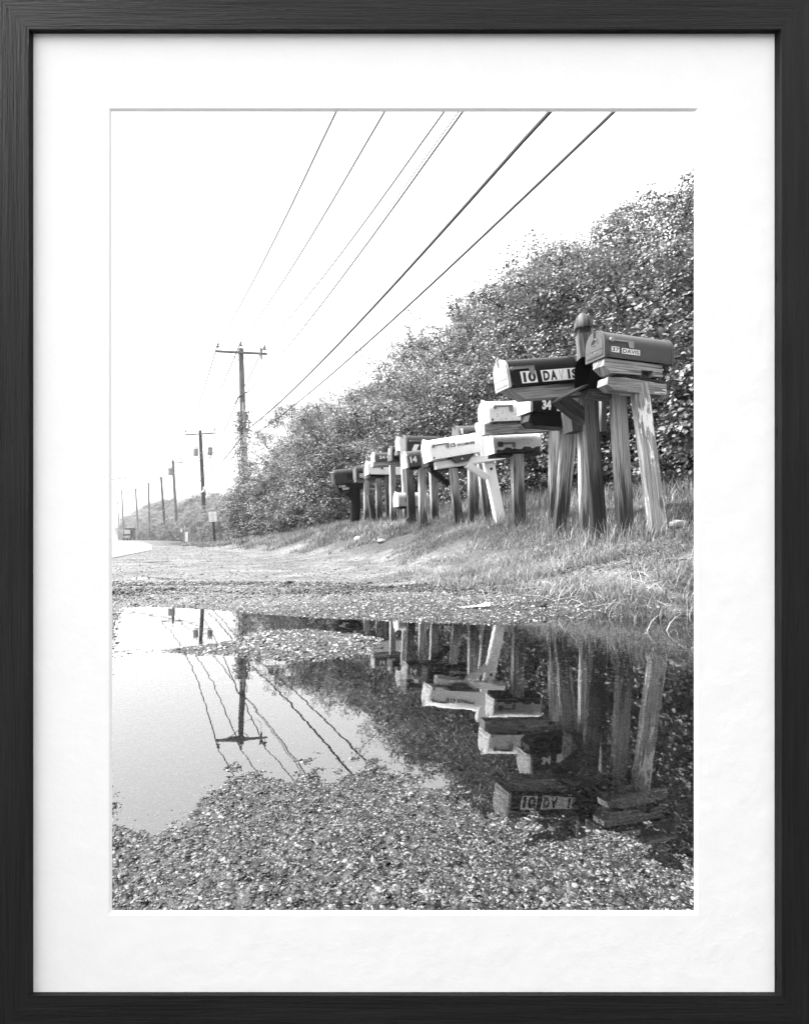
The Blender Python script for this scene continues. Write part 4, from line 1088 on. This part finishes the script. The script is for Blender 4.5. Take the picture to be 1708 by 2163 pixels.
# ------------------------------------------------------------------ grass
def blades(name, X, Y, h, wd, vlo, vhi, seed, label, mat, lean=.55, zfn=None, segs=3):
    r = np.random.default_rng(seed); n = len(X); Z = ground(X, Y, False) - .01
    h = h * r.uniform(.55, 1.35, n); ang = r.uniform(0, math.tau, n); ln = np.abs(r.normal(lean, .28, n))
    dx, dy = np.cos(ang), np.sin(ang); wx, wy = -dy * wd * .5, dx * wd * .5
    V = []
    for k in range(segs + 1):
        f = k / segs; o = ln * h * f * f; z = h * f * np.sqrt(np.clip(1 - (ln * f) ** 2 * .6, .15, 1)); wk = (1 - f ** 1.6) if k < segs else 0.04
        for sg in (-1, 1): V.append(np.stack([X + dx * o + wx * wk * sg, Y + dy * o + wy * wk * sg, Z + z], -1))
    V = np.stack(V, 1); m = 2 * (segs + 1)
    fq = np.array([(2 * k, 2 * k + 1, 2 * k + 3, 2 * k + 2) for k in range(segs)])
    Fq = (fq[None] + (np.arange(n) * m)[:, None, None]).reshape(-1, 4)
    val = r.uniform(0, 1, n) ** 1.2
    val = np.clip((vlo + (vhi - vlo) * val) * np.clip(.75 + 1.1 * fbm(X * 2.3, Y * 2.3, 71, 3), .25, 1.25), 0, 1)
    me = np_mesh(name, V.reshape(-1, 3), Fq, {'v': np.repeat(val, m)})
    return tag(link(name, me, mat), label, None, None, 'stuff')
M['grass'] = leafmat('grass_blades', .035, .42, .3, .5, .3)
def bank_points(n, s0, s1, t0, t1, seed, clump=.0, near=1.0):
    r = np.random.default_rng(seed); s = s0 + (s1 - s0) * r.uniform(0, 1, n) ** near; t_ = r.uniform(t0, t1, n)
    X = UX * s + VX * t_; Y = UY * s + VY * t_
    # ragged lower edge of the turf
    A = np.interp(s, [a[0] for a in AS], [a[1] for a in AS]); Z = ground(X, Y, False)
    ed = Z / np.maximum(A, .12) + .30 * fbm(X * 1.7, Y * 1.7, 41, 3) + .12 * fbm(X * 7, Y * 7, 43, 2)
    lim = np.where(s < 4.2, .085, .20)
    k = (ed > lim) & (Y > 1.0)
    if clump: k &= fbm(X * 3.1, Y * 3.1, 47, 3) > clump
    return X[k], Y[k]
X, Y = bank_points(150000, .6, 6.5, 1.4, 4.9, 1, near=1.1)
blades('grass', X, Y, .036, .0042, 0, 1, 1, 'short mown grass covering the bank around the posts', M['grass'], .7)
X, Y = bank_points(26000, .6, 6.5, 1.4, 4.9, 2, .12)
blades('grass', X, Y, .065, .0048, .2, 1, 2, 'longer grass tufts on the near bank', M['grass'], .8)
X, Y = bank_points(60000, 6.0, 15, 2.0, 5.0, 3, near=1.2)
blades('grass', X, Y, .075, .008, 0, .9, 3, 'grass on the middle stretch of the bank', M['grass'], .6)
X, Y = bank_points(30000, 14, 32, 1.8, 6, 4)
blades('grass', X, Y, .11, .018, 0, .8, 4, 'grass strip running to the sign', M['grass'], .5)
# tall rank grass at the foot of the hedge
r = np.random.default_rng(9); n = 20000; s_ = r.uniform(.8, 16, n); t_ = 4.5 + r.normal(0, .28, n) - .25 * np.clip(s_ - 8, 0, 8) / 8; X = UX * s_ + VX * t_; Y = UY * s_ + VY * t_
k = Y > 1.5; X, Y = X[k], Y[k]
blades('tall_grass', X, Y, .17, .007, .1, 1, 5, 'tall rank grass and stalks along the foot of the hedge', M['grass'], .45)
# long flopped grass at the lower right edge of the bank
r = np.random.default_rng(10); n = 10000; s_ = r.uniform(1.1, 3.3, n); t_ = 1.95 + r.normal(0, .16, n) + .0 * s_; X = UX * s_ + VX * t_; Y = UY * s_ + VY * t_
cl = fbm(X * 4, Y * 4, 61, 2) > -.08; X, Y = X[cl], Y[cl]
blades('long_grass', X, Y, .09, .0042, .25, 1, 6, 'long pale grass flopping over the foot of the near bank', M['grass'], 1.0, segs=4)
# tufts around posts
fx, fy = [], []
for o in [q for q in COL.objects if q.get('category') in ('mailbox', 'post')]:
    for i in range(130 if o.location.y < 6 else 60):
        a = rnd.uniform(0, math.tau); q = abs(rnd.gauss(.075, .035)) + .02; fx.append(o.location.x + q * math.cos(a)); fy.append(o.location.y + q * math.sin(a))
blades('grass_tufts', np.array(fx), np.array(fy), .12, .005, .1, 1, 7, 'unmown tufts left standing round the feet of the posts', M['grass'], .5)
# straw stalks lying on the gravel
b = MB()
for i in range(46):
    x_, d_ = rnd.uniform(1150, 1500), rnd.uniform(2.3, 2.75); p = P(x_, 1139, d_); a = rnd.uniform(0, math.pi); l_ = rnd.uniform(.05, .16)
    e_ = Vector((p.x + math.cos(a) * l_, p.y + math.sin(a) * l_, 0)); p.z = gz(p.x, p.y) + .006; e_.z = gz(e_.x, e_.y) + rnd.uniform(.004, .03)
    b.tube([p, p.lerp(e_, .5) + Vector((0, 0, rnd.uniform(0, .012))), e_], .0011, 3)
M['straw'] = plain('straw', .38, .6)
tag(b.build('straw_litter', M['straw']), 'dry straw stalks strewn on the gravel at lower right', None, None, 'stuff')

# ------------------------------------------------------------------ trees and shrubs
M['bark'] = plain('dark_bark', .018, .8, .3, var=.5, sc=14)
M['leaf_a'] = leafmat('broad_leaves', .02, .42, .08, .5, .16)
M['leaf_b'] = leafmat('fine_leaves', .025, .46, .10, .5, .18)
M['leaf_c'] = leafmat('shrub_leaves', .014, .28, .06, .5, .15)

def grow(seed, H, Rw, nclump, inner, pr, leaf_n, leaf_len, leaf_w, stems, base=.06, shoots=.2, limb=.03, flat=.72):
    """a plant H tall and about 2*Rw wide: stems and limbs carrying rounded puffs of leaves over a lumpy dome"""
    r = random.Random(seed); nr = np.random.default_rng(seed); T = MB(); C = []; RR = []
    tries = 0
    while len(C) < nclump and tries < 9000:
        tries += 1
        shell = len(C) >= nclump * inner
        a = r.uniform(0, math.tau); zf = r.uniform(base, 1) ** .85
        prof_ = math.sqrt(max(0, 1 - ((zf - .42) / .60) ** 2)) if zf > .42 else (.80 + .20 * zf / .42)
        lump = 1 + .24 * math.sin(3 * a + seed) + .12 * math.sin(5 * a + 2 * seed + zf * 6) + .10 * math.sin(9 * zf + a * 2)
        k = r.uniform(.78, 1.02) if shell else r.uniform(.15, .7)
        rad = Rw * prof_ * lump * k
        z = H * zf * (1 if shell else r.uniform(.5, .95)) - pr * .5
        c = Vector((rad * math.cos(a), rad * math.sin(a), max(z, pr * .5))); q = pr * r.uniform(.65, 1.35)
        if all((c - c2).length > (q + q2) * .52 for c2, q2 in zip(C, RR)): C.append(c); RR.append(q)
    st = []
    for i in range(stems):
        a = math.tau * i / stems + r.uniform(-.4, .4); tl = r.uniform(.1, .5) * Rw; p = Vector((.07 * math.cos(a), .07 * math.sin(a), -.06)); pts = [p]
        for j in range(1, 7): pts.append(Vector((tl * math.cos(a) * j / 6 + r.gauss(0, .05), tl * math.sin(a) * j / 6 + r.gauss(0, .05), H * .80 * j / 6)))
        T.tube(pts, [limb * H / 4 * (1 - .13 * j) for j in range(7)], 7); st.append(pts)
    tips = []
    for c, q in zip(C, RR):
        s_ = min(st, key=lambda P_: (P_[3] - c).length + r.uniform(0, .6)); j = max(1, min(5, int(c.z / (H * .80) * 6 * .62)))
        p0 = s_[j]; mid = p0.lerp(c, .5) + Vector((r.gauss(0, .07), r.gauss(0, .07), .06 + r.gauss(0, .05))); T.tube([p0, p0.lerp(mid, .5) + Vector((0, 0, .03)), mid, c], [limb * .42, limb * .34, limb * .26, limb * .12], 4)
        for _ in range(5):
            d = Vector((r.gauss(0, 1), r.gauss(0, 1), r.gauss(.35, .7))).normalized(); T.tube([c, c + d * q * .55 + Vector((0, 0, .02)), c + d * q * r.uniform(.85, 1.1)], [.007, .005, .002], 3)
        if r.random() < shoots:
            d = (Vector((c.x, c.y, 0)) / max(Rw, .1) * .7 + Vector((r.gauss(0, .3), r.gauss(0, .3), .8))).normalized(); l_ = q * r.uniform(1.4, 2.3); T.tube([c, c + d * l_ * .5, c + d * l_ + Vector((0, 0, -.03))], [.008, .006, .002], 3)
            for k in range(9): tips.append((c + d * l_ * (.5 + .055 * k), q * .22))
    n = len(C) * leaf_n; ci = np.repeat(np.arange(len(C)), leaf_n); Cn = np.array([tuple(c) for c in C]); Rn = np.array(RR)
    nt_ = len(tips) * 7
    offs = nr.normal(0, 1, (n, 3)); offs[:, 2] += .35; offs /= np.linalg.norm(offs, axis=1, keepdims=True)
    # a puff is itself broken into smaller sprays
    ph_ = nr.uniform(0, 6.28, (len(C), 3))[ci]; lob = 1 + .20 * np.sin(4 * offs[:, 0] + ph_[:, 0]) + .18 * np.sin(5 * offs[:, 1] + ph_[:, 1]) + .14 * np.sin(6 * offs[:, 2] + ph_[:, 2])
    B = Cn[ci] + offs * (Rn[ci] * lob * nr.uniform(.45, 1.0, n) ** .5)[:, None] * np.array([1, 1, flat])
    vb = nr.uniform(-.16, .16, len(C))[ci] + .10 * (lob - 1) * 4
    if tips:
        o2 = nr.normal(0, 1, (nt_, 3)); o2 /= np.linalg.norm(o2, axis=1, keepdims=True); ti = np.repeat(np.arange(len(tips)), 7)
        B = np.concatenate([B, np.array([tuple(p) for p, _ in tips])[ti] + o2 * np.array([q for _, q in tips])[ti][:, None]]); offs = np.concatenate([offs, o2]); vb = np.concatenate([vb, np.zeros(nt_)]); n += nt_
    nm = offs * .55 + np.array([0, 0, .75]) + nr.normal(0, .42, (n, 3)); nm /= np.linalg.norm(nm, axis=1, keepdims=True)
    dr = offs * .8 + nr.normal(0, .6, (n, 3)) + np.array([0, 0, -.2]); dr -= nm * (dr * nm).sum(1, keepdims=True); dr /= np.linalg.norm(dr, axis=1, keepdims=True) + 1e-9
    sd = np.cross(nm, dr); ll = leaf_len * nr.uniform(.6, 1.25, n)[:, None]; lw = ll * leaf_w * .5
    p2 = B + dr * ll - nm * ll * .12; m1 = B + dr * ll * .32; m2 = B + dr * ll * .68 - nm * ll * .03
    V = np.stack([B, m1 - sd * lw + nm * lw * .3, m2 - sd * lw * .85 + nm * lw * .25, p2, m2 + sd * lw * .85 + nm * lw * .25, m1 + sd * lw + nm * lw * .3], 1)
    k = V[:, :, 2].min(1) > -.04; V = V[k]; n = len(V); a = np.arange(n) * 6
    Fc = np.stack([np.stack([a, a + 1, a + 2, a + 3], -1), np.stack([a, a + 3, a + 4, a + 5], -1)], 1).reshape(-1, 4)
    val = np.clip(nr.beta(1.5, 1.5, n) * .9 + .08 + vb[k], 0, 1)
    return T, V.reshape(-1, 3), Fc, np.repeat(val, 6)

class Plant: pass
def make_plant(kind, leafmat_, *a, **k):
    T, V, Fc, val = grow(*a, **k); pl = Plant()
    me = bpy.data.meshes.new('branches'); me.from_pydata(T.v, [], T.f); me.materials.append(M['bark']); me.polygons.foreach_set('use_smooth', [True] * len(me.polygons)); pl.branches = me
    lm = np_mesh('crown', V, Fc, {'v': val}, 4); lm.materials.append(leafmat_); pl.crown = lm; pl.kind = kind; pl.H = a[1]
    return pl
def plant(pl, x, y, H, rz, label, cat, group, wide=1.0, z=None):
    e = thing(pl.kind, (x, y, (gz(x, y) if z is None else z) - .03), label, cat, group)
    s = H / pl.H; e.rotation_euler = (0, 0, rz); e.scale = (s * wide, s * wide, s)
    for nm, me in (('branches', pl.branches), ('crown', pl.crown)):
        o = bpy.data.objects.new(nm, me); COL.objects.link(o); o.parent = e
    return e
TA = [make_plant('hedge_tree', M['leaf_a'], s, 4.2, 1.75, 120, .2, .40, 800, .042, .74, 6, .04, .10) for s in (1, 2)]
TB = [make_plant('hedge_tree', M['leaf_b'], s, 4.2, 1.65, 95, .15, .34, 600, .038, .66, 4, .10, .45, .045, .6) for s in (5, 6)]
SH = [make_plant('shrub', M['leaf_c'], s, 2.0, 1.0, 64, .2, .25, 480, .037, .74, 7, .0, .25, .02) for s in (8, 9)]
ST = lambda s, t_: (UX * s + VX * t_, UY * s + VY * t_)
spots = [
    # s, t, H, kind, label
    (1.2, 7.9, 3.8, 0, 'leafy hedge tree at the right edge, behind the 37 DAVIS box'),
    (3.0, 6.9, 3.7, 1, 'bushy hedge tree rising straight above the 37 DAVIS box'),
    (4.9, 6.7, 3.75, 0, 'tall bright-leaved tree above the pointed 10 DAVIS post'),
    (6.6, 6.8, 3.65, 1, 'dense rounded tree above the scrawled white mailbox'),
    (8.6, 6.9, 3.5, 0, 'broad tree whose left shoulder steps down toward the heavy cables'),
    (10.6, 6.8, 3.2, 3, 'open branching tree behind the 15 SYCAMORE box'),
    (12.8, 6.6, 3.9, 2, 'thin-crowned tree with bare dark limbs above the large dark mailbox'),
    (15.4, 6.4, 4.2, 3, 'open tree with a forked dark limb above the grey 24 box'),
    (18.0, 6.0, 4.6, 2, 'airy tree touching the lower heavy cable'),
    (21.0, 5.9, 4.8, 3, 'airy tree with a twiggy top just right of the nearest pole'),
    (24.0, 6.2, 4.6, 2, 'last tree of the near hedge, twigs reaching toward the nearest pole'),
]
SKYL = [(380, 1010), (480, 985), (560, 1000), (580, 870), (640, 835), (700, 795), (760, 775), (845, 760), (870, 735), (895, 665), (960, 595), (1030, 570), (1110, 512), (1180, 485), (1250, 448), (1340, 455), (1460, 470), (1700, 450)]
LAND = [(560, 'right of the nearest utility pole'), (640, 'below the lower heavy cable'), (735, 'left of the rounded plastic mailbox'), (790, 'behind the rounded plastic mailbox'), (850, 'behind the plain white mailbox'), (900, 'behind the grey 14 mailbox'),
        (960, 'behind the left end of the 15 box'), (1020, 'behind the right end of the 15 box'), (1080, 'behind the white leaning post'), (1150, 'behind the chipped white mailbox'), (1215, 'behind the 34 mailbox'), (1280, 'behind the pointed 10 DAVIS post'),
        (1345, 'left of the peeling white post'), (1480, 'right of the peeling white post'), (99999, 'beyond the 37 DAVIS box')]
def where_(x, y):
    px = CX + F * x / y
    for a, n_ in LAND:
        if px < a: return n_
def sky_h(x, y, off=0.0):
    px = CX + F * x / y - .42 * 1.75 * F / y; sy_ = np.interp(px, [a for a, _ in SKYL], [b_ for _, b_ in SKYL]) + off
    return CZ + (HY - sy_) / F * y - gz(x, y)
for i, (s, t_, H, k, lab) in enumerate(spots):
    x, y = ST(s, t_); plant((TA + TB)[k], x, y, max(2.4, sky_h(x, y, 0)) * rnd.uniform(.86, 1.08), rnd.uniform(0, 6.28), lab, 'tree', 'trees of the hedge behind the mailboxes', 1.1)
i = 0; s = 1.6
while s < 24:
    x, y = ST(s, 8.6); plant((TA + TB)[i % 4], x, y, max(2.4, sky_h(x, y, 20)) * rnd.uniform(.78, 1.0), rnd.uniform(0, 6.28), 'second-row hedge tree ' + where_(x, y), 'tree', 'second row of trees behind the hedge', 1.25)
    s += 2.1; i += 1
s = 1.0; i = 0
shl = ['low shrub at the hedge foot behind the mailbox posts']
while s < 24:
    t_ = float(np.interp(s, [0, 5, 13, 19, 26], [5.2, 5.5, 5.6, 4.8, 4.8])) + rnd.uniform(-.15, .2); x, y = ST(s, t_)
    plant(SH[i % 2], x, y, rnd.uniform(1.7, 2.3) if s < 12 else rnd.uniform(1.9, 2.7), rnd.uniform(0, 6.28), 'low shrub at the hedge foot ' + where_(x, y), 'shrub', 'shrubs along the foot of the hedge', 1.15)
    s += rnd.uniform(.85, 1.15) * (1 if s < 10 else 1.5); i += 1
# filler shrubs and low trees that close the hedge to the ground
s = .6
while s < 30:
    for t_, hh_ in ((6.3, 2.3), (8.4, 3.1)):
        x, y = ST(s + rnd.uniform(-.4, .4), t_ + rnd.uniform(-.3, .3)); plant(SH[rnd.randrange(2)], x, y, hh_ * rnd.uniform(.85, 1.15), rnd.uniform(0, 6.28), 'undergrowth deep inside the hedge ' + where_(x, y), 'shrub', 'undergrowth inside the hedge', 1.25)
    s += 1.5
# beyond the first pole the wood follows the road into the mist
tpole = lambda s: float(np.interp(s, [20, 27, 60, 80, 97, 116, 136, 174, 300], [5.8, 5.8, 5.6, 5.3, 4.2, 3.0, .6, -.8, -20]))
s = 29.0; i = 0
while s < 175:
    grow_ = float(np.interp(s, [29, 45, 60, 90, 120, 175], [.95, .82, .85, 1.1, 1.25, 1.45]))
    for row in (0, 1):
        if row == 1 and i % 2: continue
        H = (3.5, 5.2)[row] * grow_ * rnd.uniform(.82, 1.22)
        x, y = ST(s + rnd.uniform(-1, 1), tpole(s) + (1.2, 6.0)[row] + rnd.uniform(-.3, .9))
        where = 'behind the second utility pole' if s < 50 else ('behind the third utility pole' if s < 66 else ('behind the fourth utility pole' if s < 88 else ('behind the fifth utility pole' if s < 104 else ('behind the sixth utility pole' if s < 122 else ('behind the seventh utility pole' if s < 145 else 'behind the farthest utility pole')))))
        plant((TB + TA)[rnd.randrange(4)], x, y, H, rnd.uniform(0, 6.28), 'hazy tree of the roadside wood ' + where, 'tree', 'trees following the road ' + where, 1.35)
    s += 2.2 + (s - 27) * .017; i += 1
s = 32.0
while s < 150:
    where = 'beyond the mesh fence' if s < 50 else ('by the third utility pole' if s < 80 else 'near the far truck')
    x, y = ST(s, tpole(s) + rnd.uniform(-.2, .4)); plant(SH[i % 2], x, y, rnd.uniform(1.4, 2.2) * (1 + (s - 30) * .004), rnd.uniform(0, 6.28), 'hazy roadside shrub ' + where, 'shrub', 'shrubs ' + where, 1.35)
    s += 2.2 + (s - 27) * .03; i += 1
# a small dark conifer on the skyline
x, y = P(564, 1139, 60).x, 60
cf = thing('conifer', (x, y, gz(x, y)), 'small pointed conifer on the hazy skyline right of the nearest pole', 'tree')
b = MB(); b.tube([(x, y, gz(x, y) - .2), (x, y, 7.6)], [.16, .02], 7); b.build('trunk', M['bark'], cf)
nr = np.random.default_rng(5); n = 9000; hz = nr.uniform(0, 1, n) ** .8; rr = (1 - hz) * 1.5 * (.75 + .25 * np.sin(hz * 46)) * nr.uniform(.1, 1, n) ** .4; an = nr.uniform(0, math.tau, n)
c0 = np.stack([x + rr * np.cos(an), y + rr * np.sin(an), 1.2 + hz * 6.7 - rr * .3], -1); dv = np.stack([np.cos(an), np.sin(an), -.3 + 0 * an], -1) * .22; sv = np.stack([-np.sin(an), np.cos(an), 0 * an], -1) * .05
V = np.stack([c0 - sv, c0 + sv, c0 + dv], 1).reshape(-1, 3)
link('crown', np_mesh('crown', V, np.arange(len(V)).reshape(-1, 3), {'v': np.repeat(nr.uniform(0, .6, n), 3)}, 3), M['leaf_c'], cf)

# climbing vine on the nearest pole
nr = np.random.default_rng(8); n = 1500
yy = np.concatenate([nr.uniform(868, 925, 1050), nr.uniform(925, 1075, 450)]); fr_ = (1150 - yy) / (1150 - 736)
cx_ = 521 + (508.5 - 521) * fr_; wd = np.where(yy < 925, .15, .10)
c0 = np.stack([(cx_ - CX) / F * 27 + nr.normal(0, 1, n) * wd - np.where(yy > 925, .22, 0), 27 + nr.normal(0, .16, n) - .05, CZ + (HY - yy) / F * 27], -1)
dv = nr.normal(0, 1, (n, 3)); dv /= np.linalg.norm(dv, axis=1, keepdims=True); sv = np.cross(dv, nr.normal(0, 1, (n, 3))); sv /= np.linalg.norm(sv, axis=1, keepdims=True)
V = np.stack([c0, c0 + dv * .05 + sv * .035, c0 + dv * .11, c0 + dv * .05 - sv * .035], 1).reshape(-1, 3)
link('ivy', np_mesh('ivy', V, np.arange(len(V)).reshape(-1, 4), {'v': np.repeat(nr.uniform(.1, 1, n), 4)}), M['leaf_b'], p1r)
b = MB()
for k in range(5):
    q = P(512 + k * 2.5, 925 - k * 8, 26.8); d_ = Vector((rnd.uniform(-1.2, 1.2), -.2, rnd.uniform(-.1, .5)))
    b.tube([q, q + d_ * .5 + Vector((0, 0, .1)), q + d_], [.012, .009, .004], 4)
b.tube([P(508, 925, 26.7), P(505, 980, 26.7), P(507, 1060, 26.7), P(510, 1140, 26.7)], .02, 5)
b.build('ivy_stem', M['bark'], p1r)

# ------------------------------------------------------------------ mist
b = MB(); b.box((-260, -62, -1.5), (520, 620, 40))
t = NT('mist'); pv = t.n('VolumePrincipled'); pv.inputs['Color'].default_value = (.95, .95, .95, 1); pv.inputs['Density'].default_value = .0008; pv.inputs['Anisotropy'].default_value = .3
t.l(pv.outputs[0], t.out.inputs['Volume'])
tag(b.build('haze', t.m), 'thin pale mist filling the air over road and verge', None, None, 'stuff')
